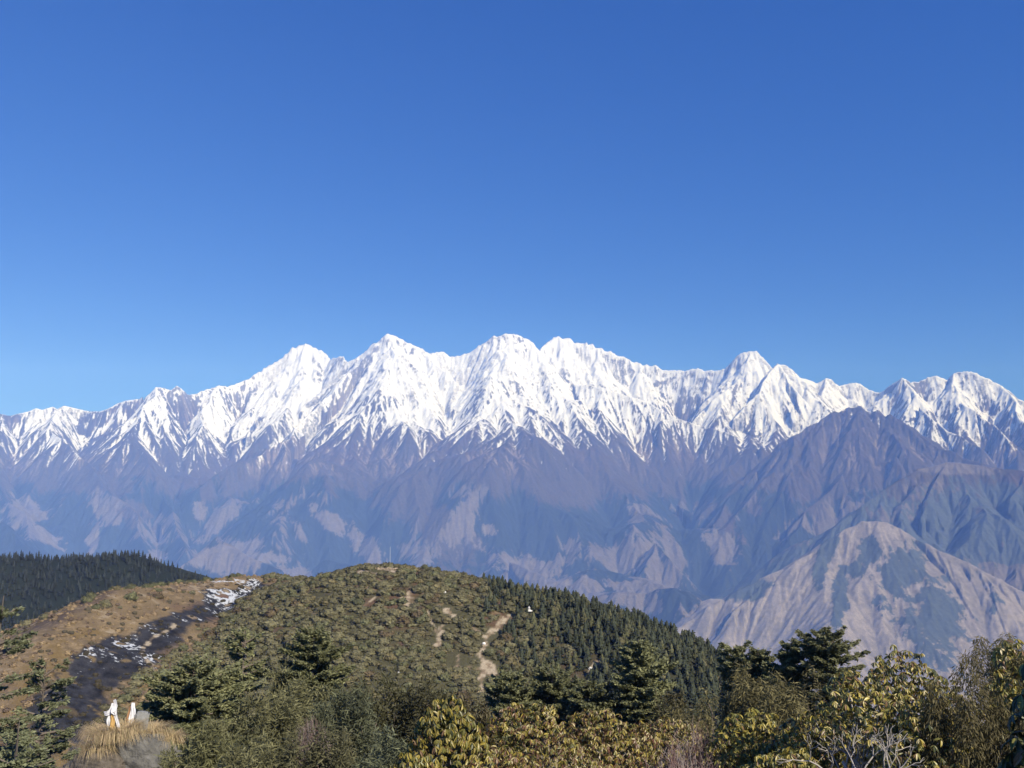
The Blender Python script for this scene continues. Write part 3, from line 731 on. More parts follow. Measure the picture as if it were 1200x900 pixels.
# dark shrubs along the crest of the brown slope
for k in range(46):
    t = g1.uniform(0, 1); px = 96 + 190 * t; py = np.interp(px, [96, 110, 135, 165, 200, 250, 290], [716, 707, 693, 690, 688, 682, 676])
    d = np.interp(px, [96, 135, 200, 250, 290], [400, 432, 474, 502, 518]) + g1.uniform(4, 16)
    X0, Y0, _ = at(px, py, d); s = g1.uniform(1.1, 2.3)
    o = bpy.data.objects.new('crest_shrub', shrub_me[2]); C.collection.objects.link(o)
    o.location = (X0, Y0, gz(X0, Y0) - 0.2); o.scale = (s, s, s * 1.15); o.rotation_euler = (0, 0, g1.uniform(0, 6))
    tag(o, 'dark green shrub in the row along the crest of the dry brown slope', 'shrub', 'shrubs along the brown crest')

# ------------------------------------------------------------------ the dark conifer hill on the left
g2 = np.random.default_rng(9)
FOREST = (0.042, 0.048, 0.040)
fx = g2.uniform(-900, -230, 14000); fy = g2.uniform(560, 1250, 14000)
fz = ground_z(fx, fy); f1, f2 = pix(fx, fy, fz); dv = ridge_z(fx, fy, dark_crest, 0.46, 40)
cd = line_dist(fx, fy, dark_crest)
front = np.hypot(fx, fy) < np.interp(np.arctan2(fx, fy), [math.atan2(p[0], p[1]) for p in dark_crest], [math.hypot(p[0], p[1]) for p in dark_crest]) + 25
k_ = (f1 > -40) & (f1 < 330) & (cd < 330) & front & (dv > np.maximum(ridge_z(fx, fy, hill_crest, 0.44, 14), ridge_z(fx, fy, brown_crest, 0.47, 8)) + 2)
ii = np.nonzero(k_)[0]; ii = ii[seen(fx[ii], fy[ii], fz[ii], 7.0)][:5200]
far_p = [far_conifer(120 + k, 80, 0.085, np.array(FOREST) * b, sl) for k, (b, sl) in enumerate(((1, .22), (0.8, .3), (1.25, .27), (1.05, .36)))]
tag(link('conifer_forest', scatter_mesh('conifer_forest', far_p, [(fx[i], fy[i], fz[i] - 0.2, h * g2.uniform(.8, 1.2), h, g2.uniform(0, 6), g2.integers(4), g2.uniform(.8, 1.25)) for i in ii for h in [4.2 + 5.0 * g2.uniform() ** 1.6]]), None, M_far),
    'dark conifer forest covering the hill at the far left', 'forest', kind='stuff')
sky_me = [far_conifer(140 + k, 240, 0.05, np.array(FOREST) * b, sl) for k, (b, sl) in enumerate(((1, .16), (0.9, .19), (1.1, .22)))]
sky_me = [p.mesh('ridge_conifer') for p in sky_me]
for me in sky_me: me.materials.append(M_far)
for k in range(84):
    px = -5 + 245 * (k + g2.uniform(-0.4, 0.4)) / 84
    j = np.interp(px, [-80, 0, 60, 100, 140, 175, 210, 250], [1150, 1140, 1140, 1120, 1100, 1070, 1030, 980]) + g2.uniform(-14, 10)
    X0, Y0, _ = at(px, 660, j); h = g2.uniform(5.0, 9.5) * (1.25 if (k % 11 == 3 or 20 < px < 45 or 82 < px < 100) and g2.uniform() < .6 else 0.85); s = h * g2.uniform(0.85, 1.2)
    o = bpy.data.objects.new('ridge_conifer', sky_me[k % 3]); C.collection.objects.link(o)
    o.location = (X0, Y0, gz(X0, Y0) - 0.2); o.scale = (s, s, h); o.rotation_euler = (0, 0, g2.uniform(0, 6))
    tag(o, 'dark spiky conifer on the skyline of the forested hill at far left', 'conifer', 'conifers on the skyline of the left hill')
# ------------------------------------------------------------------ things on the hill
def rock_mesh(name, seed, col, flat=0.75, bumps=0.25):
    v, f = ICO3
    d = v * (1 + bumps * lump(v, seed, 1.3) + 0.10 * lump(v, seed + 9, 4.5))[:, None]
    d[:, 2] *= flat
    c = np.asarray(col) * (1 + 0.25 * lump(v, seed + 4, 5))[:, None]
    return np_mesh(name, d, f, False, np.concatenate([c, np.ones((len(c), 1))], 1))
M_stone = plant_mat('stone', 0.0, 0.85, 0.2, 0.2)
_n = M_stone.node_tree.nodes; _l = M_stone.node_tree.links
_t = _n.new('ShaderNodeTexNoise'); _t.inputs['Scale'].default_value = 7; _t.inputs['Detail'].default_value = 8; _t.inputs['Roughness'].default_value = .7
_g = _n.new('ShaderNodeNewGeometry'); _l.new(_g.outputs['Position'], _t.inputs['Vector'])
_b = _n.new('ShaderNodeBump'); _b.inputs['Strength'].default_value = 1.0; _b.inputs['Distance'].default_value = .12
_l.new(_t.outputs[0], _b.inputs['Height']); _l.new(_b.outputs[0], _n['Principled BSDF'].inputs['Normal'])
g3 = np.random.default_rng(21)
bme = [rock_mesh('boulder', 30 + k, (0.72, 0.70, 0.66)) for k in range(3)]
for me in bme: me.materials.append(M_stone)
for k, (px, py, s, lab) in enumerate([(673, 764, .75, 'small white boulder right of the scree track among conifers'), (521, 695, .7, 'white boulder on the upper right of the middle hill, below two skyline trees'),
        (537, 679, .6, 'white boulder on the skyline right of the summit'), (393, 744, .6, 'white boulder on the shrubby slope above the middle fir'), (475, 780, .55, 'white boulder low on the slope left of the scree track'),
        (467, 790, .5, 'lowest white boulder left of the scree track'), (590, 712, .8, 'white boulder at the top end of the scree track'), (567, 756, .7, 'white boulder in the middle of the scree track'), (692, 785, .8, 'white boulder at the pale gully low on the right flank')]):
    p = hit(px, py); o = bpy.data.objects.new('boulder', bme[k % 3]); C.collection.objects.link(o)
    o.location = (p[0], p[1], p[2] + s * 0.35 + (1.6 if k in (0, 8) else .5)); o.scale = (s, s, s); o.rotation_euler = (0, 0, k * 1.3)
    o.location = (p[0], p[1], p[2] + s * 0.3)
    tag(o, lab, 'boulder', 'white boulders on the middle hill')
# small white shrine (a stepped cairn with a spire) among the conifers
p = hit(620, 719); G_ = Geo(); cs = 0.6
def lathe(G_, prof, col, sides=10, c=(0, 0)):
    th = np.arange(sides) * 2 * math.pi / sides
    v = np.concatenate([np.stack([c[0] + r * np.cos(th), c[1] + r * np.sin(th), np.full(sides, z)], 1) for r, z in prof]); f = []
    for i in range(len(prof) - 1):
        for k in range(sides):
            a, b = i * sides + k, i * sides + (k + 1) % sides; f += [(a, b, b + sides), (a, b + sides, a + sides)]
    G_.add(v, f, col)
lathe(G_, [(0.01, 0), (2.0, 0), (1.8, .55), (1.2, .6), (1.1, 1.0), (.5, 1.1), (.35, 1.7), (.75, 1.9), (.7, 2.5), (.35, 2.9), (.2, 3.4), (.01, 3.5)], (0.60, 0.58, 0.55))
o = link('stone_cairn', G_.mesh('stone_cairn'), None, M_stone); o.location = (p[0], p[1], p[2] + 0.9); o.scale = (cs * 1.3, cs * 1.3, cs)
tag(o, 'little white stepped cairn among the conifers on the right of the middle hill', 'cairn')
# summit: mast and dry stone wall
p = at(457, 663, 429); zz = gz(p[0], p[1]); G_ = Geo()
m_pole, _, bs = new_mat('pale_metal'); bs.inputs['Base Color'].default_value = (0.62, 0.63, 0.65, 1); bs.inputs['Roughness'].default_value = 0.5
mast = bpy.data.objects.new('mast', None); C.collection.objects.link(mast); mast.location = (p[0], p[1], zz)
tag(mast, 'thin pale mast standing on the summit of the middle hill', 'mast')
G_.tube([(0, 0, -.3), (0, 0, 4), (0, 0, 9.4)], 0.10, 0.06, (.6, .6, .6), 6); link('pole', G_.mesh('pole'), mast, m_pole)
G_ = Geo(); lathe(G_, [(0.01, -.2), (.55, -.2), (.5, .35), (.01, .4)], (.5, .46, .4), 8); link('footing', G_.mesh('footing'), mast, M_stone)
G_ = Geo()
for k in range(60):
    v, f = ICO2; s = g3.uniform(.25, .5); t = k / 59 - .5
    G_.add(v * s * np.array([1.3, 1, .7]) + np.array([t * 13 + g3.normal() * .2, g3.normal() * .4, g3.uniform(-.1, .55) * (1 - abs(t))]), f, np.array([.40, .32, .23]) * g3.uniform(.7, 1.2))
p = at(449, 666, 425); o = link('stone_wall', G_.mesh('stone_wall'), None, M_stone); o.location = (p[0], p[1], gz(p[0], p[1]))
tag(o, 'low heap of beige stones along the bare summit of the middle hill', 'stone wall')
for px, dist, h in ((498, 430, 4.6), (513, 430, 3.6), (505, 436, 3.4), (360, 460, 3.6), (352, 462, 3.0)):
    X0, Y0, _ = at(px, 665, dist); o = bpy.data.objects.new('summit_tree', shrub_me[2]); C.collection.objects.link(o)
    o.location = (X0, Y0, gz(X0, Y0) + .4); o.scale = (h * .42, h * .42, h * .62); tag(o, 'small dark round tree standing up from the skyline ' + ('right of the mast' if px > 480 else 'between burnt strip and summit'), 'tree', 'small trees on the skyline of the middle hill')

# ------------------------------------------------------------------ foreground trees
def fir(seed, H, Rm, shape, blade, dens, top_flat=0.0, gaps=0.15, green=(0.095, 0.105, 0.054), light=(0.27, 0.27, 0.135), lift=0.12):
    """trunk and crown of a layered Himalayan fir of height H"""
    g = np.random.default_rng(seed); T, K = Geo(), Geo()
    bend = g.normal(size=2) * 0.25
    zs = np.linspace(-0.4, H, 9); T.tube([(bend[0] * (t / H) ** 2, bend[1] * (t / H) ** 2, t) for t in zs], 0.016 * H, 0.0015 * H, (0.12, 0.10, 0.085), 8)
    z = H * lift; PS, US, VS, CS = [], [], [], []
    while z < H * 0.985:
        t = z / H; Lmax = Rm * shape(H - z)
        nb = int(g.integers(7, 11)); a0 = g.uniform(0, 6.28)
        for k in range(nb):
            if g.uniform() < gaps: continue
            a = a0 + k * 6.283 / nb + g.uniform(-.3, .3); Lb = Lmax * g.uniform(0.62, 1.12)
            if Lb < 0.12: continue
            el = np.interp(t, [0, .5, .85, 1], [-.12, .05, .35, .9]) + g.uniform(-.1, .1)
            s = np.linspace(0, 1, 7); out = Lb * s; up = Lb * (el * s - 0.20 * s ** 2 + 0.16 * s ** 3)
            bx0, by0 = bend * t ** 2
            pts = np.stack([bx0 + np.cos(a) * out, by0 + np.sin(a) * out, z + up + g.uniform(-.08, .08)], 1)
            T.tube(pts, 0.012 * H * (0.35 + 0.65 * Lb / Rm) * .6, 0.004, (0.17, 0.14, 0.115), 4)
            nl = max(6, int(Lb * dens * 1.5)); sl = g.uniform(0.06, 1.0, nl) ** 0.8
            base = np.stack([np.interp(sl, s, pts[:, c]) for c in range(3)], 1)
            sgn = np.where(g.uniform(size=nl) < .5, -1, 1); ang = a + sgn * g.uniform(.35, 1.15, nl)
            ln = (0.16 + 0.34 * Lb * (1.05 - sl)) * g.uniform(.6, 1.2, nl)
            for q in range(nl):
                m = max(5, int(ln[q] / blade * 6.5)); u = g.uniform(0.1, 1, m)[:, None]
                dirv = np.array([np.cos(ang[q]), np.sin(ang[q]), g.uniform(-.12, .28)])
                P = base[q] + dirv * ln[q] * u + g.normal(size=(m, 3)) * blade * .35 + np.array([0, 0, -.12]) * u ** 2 * ln[q]
                U = unit(dirv + 0.75 * g.normal(size=(m, 3)) * np.array([1, 1, .5]) + np.array([0, 0, .22])) * blade * g.uniform(.6, 1.2, (m, 1))
                V = unit(np.cross(U, g.normal(size=(m, 3)) + np.array([0, 0, 1.2]))) * blade * .34
                PS.append(P); US.append(U); VS.append(V)
                w = np.clip(g.uniform(0, 1, (m, 1)) * .55 + .5 * u * (g.uniform() < .7), 0, 1)
                CS.append(np.asarray(green) * (1 - w) + np.asarray(light) * w)
        z += H / g.uniform(26, 34)
    K.quads(np.concatenate(PS), np.concatenate(US), np.concatenate(VS), np.concatenate(CS))
    return T, K
def plant(name, label, cat, group, px, top, dist, build, crown='crown', sink=0.0):
    x, y, zt = at(px, top, dist); zg = gz(x, y)
    e = bpy.data.objects.new(name, None); C.collection.objects.link(e); e.location = (x, y, zg)
    tag(e, label, cat, group)
    T, K, mk_ = build(zt - zg)
    if T is not None: link('trunk' if crown == 'crown' else 'stems', T.mesh('trunk', True), e, M_bark)
    if K is not None: link(crown, K.mesh(crown), e, mk_)
    return e
def sh(hc, p, low=0.0): return lambda d: min(1.0, (max(d, .02) / hc) ** p) * (0.9 + 0.10 * math.sin(d * 5.0)) + low * min(1.0, max(0.0, d - hc) / 3)
FG = 'firs in the foreground'
def F(*a, **k):
    def b(H):
        T, K = fir(a[0], H, *a[1:], **k); return T, K, M_needle
    return b
plant('fir_tree', 'tall layered dark fir right of the scree track, standing alone before the dark flank', 'fir', FG, 747, 750, 74, F(1, 2.9, sh(2.8, 0.75), .17, 13, gaps=.05))
plant('fir_tree', 'broad domed fir, the largest of those against the pale foothill', 'fir', FG, 968, 741, 62, F(2, 2.4, sh(1.7, 0.55), .13, 12, gaps=.22))
plant('fir_tree', 'narrow topped fir just left of the broad domed fir', 'fir', FG, 915, 751, 63, F(3, 1.8, sh(2.2, 0.7), .15, 15, gaps=.05))
plant('fir_tree', 'small fir with dense rounded top between the narrow topped fir and the flat topped fir', 'fir', FG, 890, 763, 65, F(31, 1.6, sh(1.4, 0.6), .15, 14))
plant('fir_tree', 'flat topped thin fir at the end of the row against the pale foothill', 'fir', FG, 862, 758, 66, F(4, 1.1, sh(0.5, 0.6), .15, 12, gaps=.25))
plant('fir_tree', 'ragged dark fir with tiered branches in the middle of the left half', 'fir', FG, 371, 738, 58, F(5, 2.9, sh(2.5, 0.75), .14, 12, gaps=.12))
plant('fir_tree', 'sparse fir with bare gaps and thin top left of the ragged fir', 'fir', FG, 281, 740, 62, F(6, 1.9, sh(1.4, 0.65), .14, 8, gaps=.38))
plant('fir_tree', 'wide low fir with spreading branches above the rock', 'fir', FG, 226, 778, 50, F(7, 3.1, sh(2.0, 0.75), .13, 11, gaps=.15))
plant('fir_tree', 'dense low fir left of the foot of the scree track', 'fir', FG, 606, 790, 78, F(8, 2.6, sh(1.6, 0.65), .17, 13))
plant('fir_tree', 'dense low fir right of the foot of the scree track', 'fir', FG, 650, 786, 80, F(9, 3.0, sh(1.9, 0.7), .17, 12))
plant('fir_tree', 'low fir at the left foot of the tall layered fir', 'fir', FG, 692, 796, 74, F(10, 2.3, sh(1.8, 0.7), .17, 12))
plant('fir_tree', 'nearby fir at the left picture edge with few long branches', 'fir', FG, -6, 700, 24, F(11, 1.0, sh(1.4, 0.7), .06, 12, gaps=.7, light=(.20, .21, .12)))
plant('fir_tree', 'young fir with a spread of pale tipped branches beside the burnt strip', 'fir', FG, 48, 778, 26, F(12, 0.95, sh(0.9, 0.7), .06, 11, gaps=.72, light=(.20, .21, .12)))
plant('fir_tree', 'low young fir at the bottom left corner with pale tipped branches', 'fir', FG, 20, 838, 23, F(13, 1.7, sh(1.2, 0.6), .06, 9, gaps=.72, light=(.20, .21, .12)))

def juniper(seed, H, Rx, blade, n, col, col2, droop=0.8, crown_h=None, lobes=9):
    """a many-topped juniper: upright plumes hung with drooping sprays"""
    g = np.random.default_rng(seed); T, K = Geo(), Geo(); ch = crown_h or H * 0.85
    for k in range(3): T.tube([(0, 0, -.3), (g.normal() * .15 * Rx, g.normal() * .15 * Rx, H * .4), (g.normal() * .4 * Rx, g.normal() * .4 * Rx, H * .8)], .035 * Rx + .02, .012, (.22, .17, .14), 6)
    per = n // lobes
    for l in range(lobes):
        if l == 0: cx = cy = 0; top = H; rw = Rx * .62
        else:
            a = g.uniform(0, 6.28); q = Rx * math.sqrt(g.uniform(.08, .72)); cx, cy = q * math.cos(a), q * math.sin(a); top = H - ch * g.uniform(.03, .38) * (0.4 + q / Rx); rw = Rx * g.uniform(.34, .55)
        t = g.uniform(0, 1, per) ** 0.8; a = g.uniform(0, 6.28, per)
        r = rw * (np.sqrt(t * 0.9 + .02)) * g.uniform(.55, 1.05, per) * (1 + .3 * noise(np.cos(a) * 2 + l, t * 6 + np.sin(a) * 2, seed + l))
        P = np.stack([cx + np.cos(a) * r, cy + np.sin(a) * r, top - t * ch], 1)
        o_ = np.stack([np.cos(a), np.sin(a), np.zeros(per)], 1)
        m = 4
        for q in range(m):
            U = unit(o_ * .7 + np.array([0, 0, -droop]) + .55 * g.normal(size=(per, 3))) if droop > 0 else unit(o_ * .5 + np.array([0, 0, -droop]) + .6 * g.normal(size=(per, 3)))
            V = unit(np.cross(U, g.normal(size=(per, 3))))
            w = g.uniform(0, 1, (per, 1)) ** 1.4
            s_ = blade * g.uniform(.5, 1.2, (per, 1))
            K.quads(P + .8 * blade * g.normal(size=(per, 3)) + U * s_ * .6, U * s_, V * s_ * .17, np.asarray(col) * (1 - w) + np.asarray(col2) * w)
    return T, K
def J(*a, **k):
    def b(H):
        T, K = juniper(a[0], H, *a[1:], **k); return T, K, M_needle
    return b
JG = 'junipers in the foreground'
JO, JL = (0.105, 0.092, 0.042), (0.225, 0.195, 0.09)
GO, GL = (0.092, 0.090, 0.046), (0.205, 0.195, 0.098)
plant('juniper', 'tall drooping olive juniper at lower right between yellowish rhododendrons', 'juniper', JG, 1136, 765, 12.2, J(1, .78, .036, 24000, (0.085, 0.072, 0.034), (.18, .15, .07), droop=1.3, crown_h=2.6, lobes=12))
plant('juniper', 'thin topped juniper rising behind the tall drooping juniper', 'juniper', JG, 1178, 741, 17, J(2, .5, .042, 7000, JO, JL, crown_h=1.6))
plant('juniper', 'olive juniper with pointed top below the flat topped fir', 'juniper', JG, 868, 776, 38, J(3, 1.7, .13, 7000, JO, JL, droop=.5))
plant('juniper', 'rounded olive juniper in front of the narrow topped fir', 'juniper', JG, 908, 788, 36, J(4, 1.6, .12, 7000, JO, JL, droop=.5))
plant('juniper', 'small brownish juniper at the foot of the broad domed fir', 'juniper', JG, 952, 782, 45, J(5, 1.8, .13, 5000, (0.08, .068, .036), JL, droop=.4))
plant('juniper', 'low olive juniper half hidden left of the pointed olive juniper', 'juniper', JG, 828, 806, 45, J(6, 1.8, .14, 5000, JO, JL, droop=.4))
for k, (px, top, d, rx, n, lab, c1, c2, dr) in enumerate([
    (298, 815, 30, 1.9, 11000, 'broad pale olive juniper right of the grassy rock', GO, GL, -.3), (352, 800, 37, 2.0, 10000, 'olive juniper at the foot of the ragged fir', GO, GL, -.3),
    (243, 848, 27, 1.4, 9000, 'low pale juniper touching the grassy rock', (.10, .10, .05), (.215, .21, .10), -.3), (420, 806, 33, 1.7, 10000, 'grey green juniper left of the yellow leaved rhododendron', (.078, .084, .05), (.165, .175, .10), -.3),
    (455, 790, 46, 2.2, 8000, 'olive juniper behind the grey green juniper', GO, (.12, .115, .056), -.3), (380, 850, 22, 1.3, 9000, 'dark twiggy juniper low at the bottom edge', (.078, .076, .042), (.17, .16, .085), -.2),
    (310, 862, 22, 1.3, 9000, 'pale olive juniper at the bottom edge right of the rock', GO, GL, -.3), (452, 852, 19, 1.0, 9000, 'grey green juniper at the bottom edge beside the yellow leaved rhododendron', (.08, .088, .054), (.17, .18, .105), -.2),
    (196, 884, 24, .9, 5000, 'small juniper in front of the rock', GO, GL, -.3), (500, 800, 44, 2.0, 6000, 'dim olive juniper behind the yellow leaved rhododendron', (.06, .058, .03), (.115, .105, .052), -.3),
    (330, 778, 56, 2.2, 6000, 'small juniper between the sparse fir and the ragged fir', GO, GL, -.3), (545, 815, 60, 2.2, 5000, 'brownish juniper below the scree track', (.075, .062, .034), (.13, .11, .058), -.3), (780, 812, 58, 2.2, 5000, 'brownish juniper right of the tall layered fir', (.075, .066, .034), (.13, .115, .058), -.3)]):
    plant('juniper', lab, 'juniper', JG, px, top, d, J(20 + k, rx, .0042 * d, n, c1, c2, droop=dr))

# ------------------------------------------------------------------ rhododendrons
LT = np.array([[0, 0, 0], [.36, -.5, .06], [.36, 0, 0], [.36, .5, .06], [.74, -.42, .02], [.74, 0, -.05], [.74, .42, .02], [1, 0, -.14]])
LF = np.array([[0, 1, 2], [0, 2, 3], [1, 4, 5], [1, 5, 2], [2, 5, 6], [2, 6, 3], [4, 7, 5], [5, 7, 6]])
def rosettes(K, g, P, A, leaf, wide, pal, wts, droop, nleaf=(6, 9)):
    """whorls of long drooping leaves at the shoot tips P with axes A"""
    n = g.integers(nleaf[0], nleaf[1] + 1, len(P)); idx_ = np.repeat(np.arange(len(P)), n); m = len(idx_)
    P, A = P[idx_], A[idx_]
    e1 = unit(np.cross(A, g.normal(size=(len(A), 3)) * .001 + np.array([.3, .5, .1]))); e2 = np.cross(A, e1)
    k = np.concatenate([np.arange(q) for q in n]); an = k * 2.399 + np.repeat(g.uniform(0, 6, len(n)), n)
    rad = np.cos(an)[:, None] * e1 + np.sin(an)[:, None] * e2
    dr = (droop + g.uniform(-.5, .5, m))[:, None]
    U = unit(rad + .15 * A - np.array([0, 0, 1]) * dr)
    V = unit(np.cross(A + .25 * g.normal(size=(m, 3)), U)); W = np.cross(U, V)
    s_ = leaf * g.uniform(.65, 1.2, (m, 1, 1))
    v = P[:, None, :] + s_ * (LT[None, :, :1] * U[:, None] + wide * LT[None, :, 1:2] * V[:, None] + LT[None, :, 2:] * W[:, None])
    f = (LF[None] + np.arange(m)[:, None, None] * 8).reshape(-1, 3)
    pal = np.asarray(pal); c = pal[g.choice(len(pal), m, p=wts)] * g.uniform(.75, 1.2, (m, 1))
    K.add(v.reshape(-1, 3), f, np.repeat(c, 8, 0))
YEL, GRN, DGR, BRN, RED, PALE = (.36, .285, .06), (.19, .18, .045), (.06, .068, .026), (.18, .105, .05), (.17, .075, .045), (.50, .42, .20)
def rhodo(seed, H, R_, nros, leaf, pal, wts, droop=1.1, crown_h=1.5, open_front=0.0, stem_col=(.42, .37, .32), wide=.30, stems=7, thick=.028, low=.0):
    g = np.random.default_rng(seed); S, K = Geo(), Geo()
    u = g.uniform(0, 1, nros); a = g.uniform(0, 6.283, nros)
    rr = R_ * np.sqrt(u); lum = .16 * R_ * fbm(np.cos(a) * rr * 2.4 + seed, np.sin(a) * rr * 2.4, seed, 3)
    zt = H - crown_h * (rr / R_) ** 2.2 * .75 + lum * 1.8
    dep = g.uniform(0, 1, nros) ** 1.7 * crown_h * (0.75 - low * .4)
    P = np.stack([np.cos(a) * rr, np.sin(a) * rr, zt - dep], 1)
    keep = np.ones(nros, bool)
    if open_front > 0: keep = ~((P[:, 1] < R_ * .35) & (P[:, 2] < H - open_front) & (np.abs(P[:, 0]) < R_ * .75))
    P = P[keep]; dep = dep[keep]
    A = unit(np.stack([P[:, 0] / R_, P[:, 1] / R_, np.full(len(P), .9)], 1) + .35 * g.normal(size=(len(P), 3)))
    rosettes(K, g, P, A, leaf, wide, pal, wts, droop)
    zb = H - crown_h * 1.15
    for k in range(stems):
        a = k * 6.283 / stems + g.uniform(-.4, .4); q = R_ * g.uniform(.25, .6); x1, y1 = q * math.cos(a), q * math.sin(a)
        mid = np.array([x1 * .35 + g.normal() * .08, y1 * .35 + g.normal() * .08, max(.3, zb * .75)]); end = np.array([x1, y1, H - crown_h * .7])
        S.tube([(g.normal() * .06, g.normal() * .06, -.3), mid * [.5, .5, .6], mid, (mid + end) / 2 + g.normal(size=3) * .08, end], thick, thick * .6, stem_col, 7)
        for b in range(4):
            i_ = g.integers(len(P)); st = mid + (end - mid) * g.uniform(.3, 1)
            near = np.argsort(np.linalg.norm(P - end + g.normal(size=3) * .35 * R_, axis=1))[:8]; tip = P[near[g.integers(min(8, len(near)))]]
            c_ = (st + tip) / 2 + g.normal(size=3) * .09
            S.tube([st, c_, tip], thick * .45, .005, np.asarray(stem_col) * .75, 5)
            for d in range(2):
                near = np.argsort(np.linalg.norm(P - c_ + g.normal(size=3) * .2, axis=1))[:12]; tip2 = P[near[g.integers(min(12, len(near)))]]
                S.tube([c_, (c_ + tip2) / 2 + g.normal(size=3) * .05, tip2], thick * .2, .003, np.asarray(stem_col) * .45, 4)
    return S, K
def Rh(*a, **k):
    def b(H):
        S, K = rhodo(a[0], H, *a[1:], **k); return S, K, M_leaf
    return b
RG = 'rhododendrons in the foreground'
mixA = ([YEL, GRN, DGR, BRN], [.42, .36, .14, .08]); mixB = ([YEL, GRN, BRN, PALE, RED], [.25, .22, .28, .15, .10]); mixC = ([YEL, GRN, DGR, BRN, PALE], [.30, .28, .18, .16, .08]); mixShade = ([DGR, GRN, BRN], [.6, .3, .1])
def RP(lab, px, top, d, seed, R_, n, leaf, mix, **k): plant('rhododendron', lab, 'rhododendron', RG, px, top, d, Rh(seed, R_, n, leaf, *mix, **k), crown='foliage')
RP('rhododendron with large drooping yellow green leaves and a raised top, leftmost of its kind', 527, 815, 13.5, 1, .62, 561, 0.105, mixA, crown_h=1.0, droop=1.5)
RP('low yellow leaved rhododendron shoots at the bottom edge below the raised one', 490, 872, 12.5, 2, .5, 340, 0.094, mixA, crown_h=.8, droop=1.4)
RP('pale brown and yellow rhododendron, first right of the raised yellow green one', 618, 832, 14.5, 3, 1.0, 1088, 0.082, mixB, crown_h=1.2)
RP('pale brown rhododendron with reddish leaves before the low firs', 704, 826, 15, 4, 1.05, 1088, 0.082, mixB, crown_h=1.2)
RP('low pale rhododendron with many bare twigs at the bottom edge, left of the bare shrub', 655, 868, 12.5, 5, .95, 884, 0.078, mixB, crown_h=1.1)
RP('yellow leaved rhododendron right of the bare purple shrub', 880, 836, 14, 6, .85, 952, 0.086, mixA, crown_h=1.2)
RP('yellow green rhododendron under the rounded olive juniper', 945, 835, 13.5, 7, .75, 782, 0.086, mixC, crown_h=1.1)
RP('large rhododendron with forked white stems and dark open inside', 1015, 797, 12.6, 8, 1.05, 1054, 0.086, mixC, crown_h=1.5, open_front=.62, stem_col=(.62, .56, .5), thick=.034, stems=8)
RP('dark leaved rhododendron behind the white stems at the bottom edge', 1075, 822, 12.2, 15, .8, 800, .085, mixC, crown_h=1.4)
RP('pale topped rhododendron behind the one with white stems', 1062, 766, 15.5, 9, 1.15, 1360, 0.094, mixC, crown_h=1.9)
RP('yellow rhododendron between the tall drooping juniper and the picture edge', 1192, 758, 13.5, 10, .75, 952, 0.094, mixC, crown_h=2.2)
RP('dark rhododendron leaning in at the right picture edge', 1262, 660, 6.0, 11, .48, 612, 0.109, mixShade, crown_h=1.9, droop=.9)  # its shaded side is put into the mostly dark green leaf colours
RP('rhododendron with small yellow leaves at the bottom edge, left of the white stems', 915, 876, 11.5, 12, .7, 782, 0.078, mixA, crown_h=.9)
RP('brownish rhododendron filling the gap between the bare shrub and the yellow leaved one', 775, 842, 17, 13, 1.0, 816, 0.082, mixB, crown_h=1.1)
RP('pale rhododendron at the bottom edge below the raised yellow green one', 575, 878, 12, 14, .75, 714, 0.078, mixB, crown_h=.9)

def fork(S, p, d, L, r, depth_, g, col):
    m = p + d * L * .5 + g.normal(size=3) * L * .07; e = p + d * L + g.normal(size=3) * L * .06
    S.tube([p, m, e], r, r * .72, col, 7 if depth_ > 2 else 4)
    if depth_ == 0: return
    for k in range(2 if g.uniform() < .75 else 3):
        nd = unit(d + g.normal(size=3) * np.array([.55, .35, .3]) + np.array([0, 0, .12])); fork(S, e, nd, L * g.uniform(.6, .85), r * .66, depth_ - 1, g, col)
def white_stems(H):
    g = np.random.default_rng(77); S = Geo()
    for x0, lean in ((-.30, -.5), (.02, -.3), (.16, .05), (.26, -.15)):
        b = np.array([x0 * .6, g.normal() * .12, -.3]); t = np.array([x0, b[1], H - 1.05 + g.uniform(-.1, .1)])
        S.tube([b, (b + t) / 2 + g.normal(size=3) * .05, t], .022, .017, (.42, .38, .34), 8)
        fork(S, t, unit(np.array([lean, g.normal() * .15, 1.0])), .34, .017, 4, g, np.array([.40, .36, .32]))
    return S, None, None
plant('white_stemmed_shrub', 'leafless shrub of forked whitish stems at the bottom edge before dark rhododendron leaves', 'bare shrub', None, 1018, 834, 11.4, white_stems, crown='stems')

def bare_shrub(seed, H, R_, n, col, col2):
    g = np.random.default_rng(seed); S = Geo()
    for k in range(n):
        a = g.uniform(0, 6.283); q = R_ * math.sqrt(g.uniform(0, 1)); tip = np.array([q * math.cos(a), q * math.sin(a), H - .8 * (q / R_) ** 2 - g.uniform(0, .5) ** 1.5 * 1.2])
        b0 = np.array([tip[0] * .3, tip[1] * .3, H - 1.6]) + g.normal(size=3) * .12; mid = (b0 + tip) / 2 + g.normal(size=3) * .14
        c = np.asarray(col if g.uniform() < .6 else col2) * g.uniform(.7, 1.2)
        S.tube([b0, mid, tip], .009, .003, c, 4)
        for j in range(5):
            s = mid + (tip - mid) * g.uniform(0, 1); e = s + unit(tip - b0 + g.normal(size=3) * .8) * g.uniform(.1, .3)
            S.tube([s, (s + e) / 2 + g.normal(size=3) * .025, e], .0045, .002, c, 3)
    for k in range(8):
        a = g.uniform(0, 6.283); S.tube([(0, 0, -.3), (.2 * R_ * math.cos(a), .2 * R_ * math.sin(a), H * .5), (.3 * R_ * math.cos(a), .3 * R_ * math.sin(a), H - 1.5)], .03, .014, col2, 6)
    return S
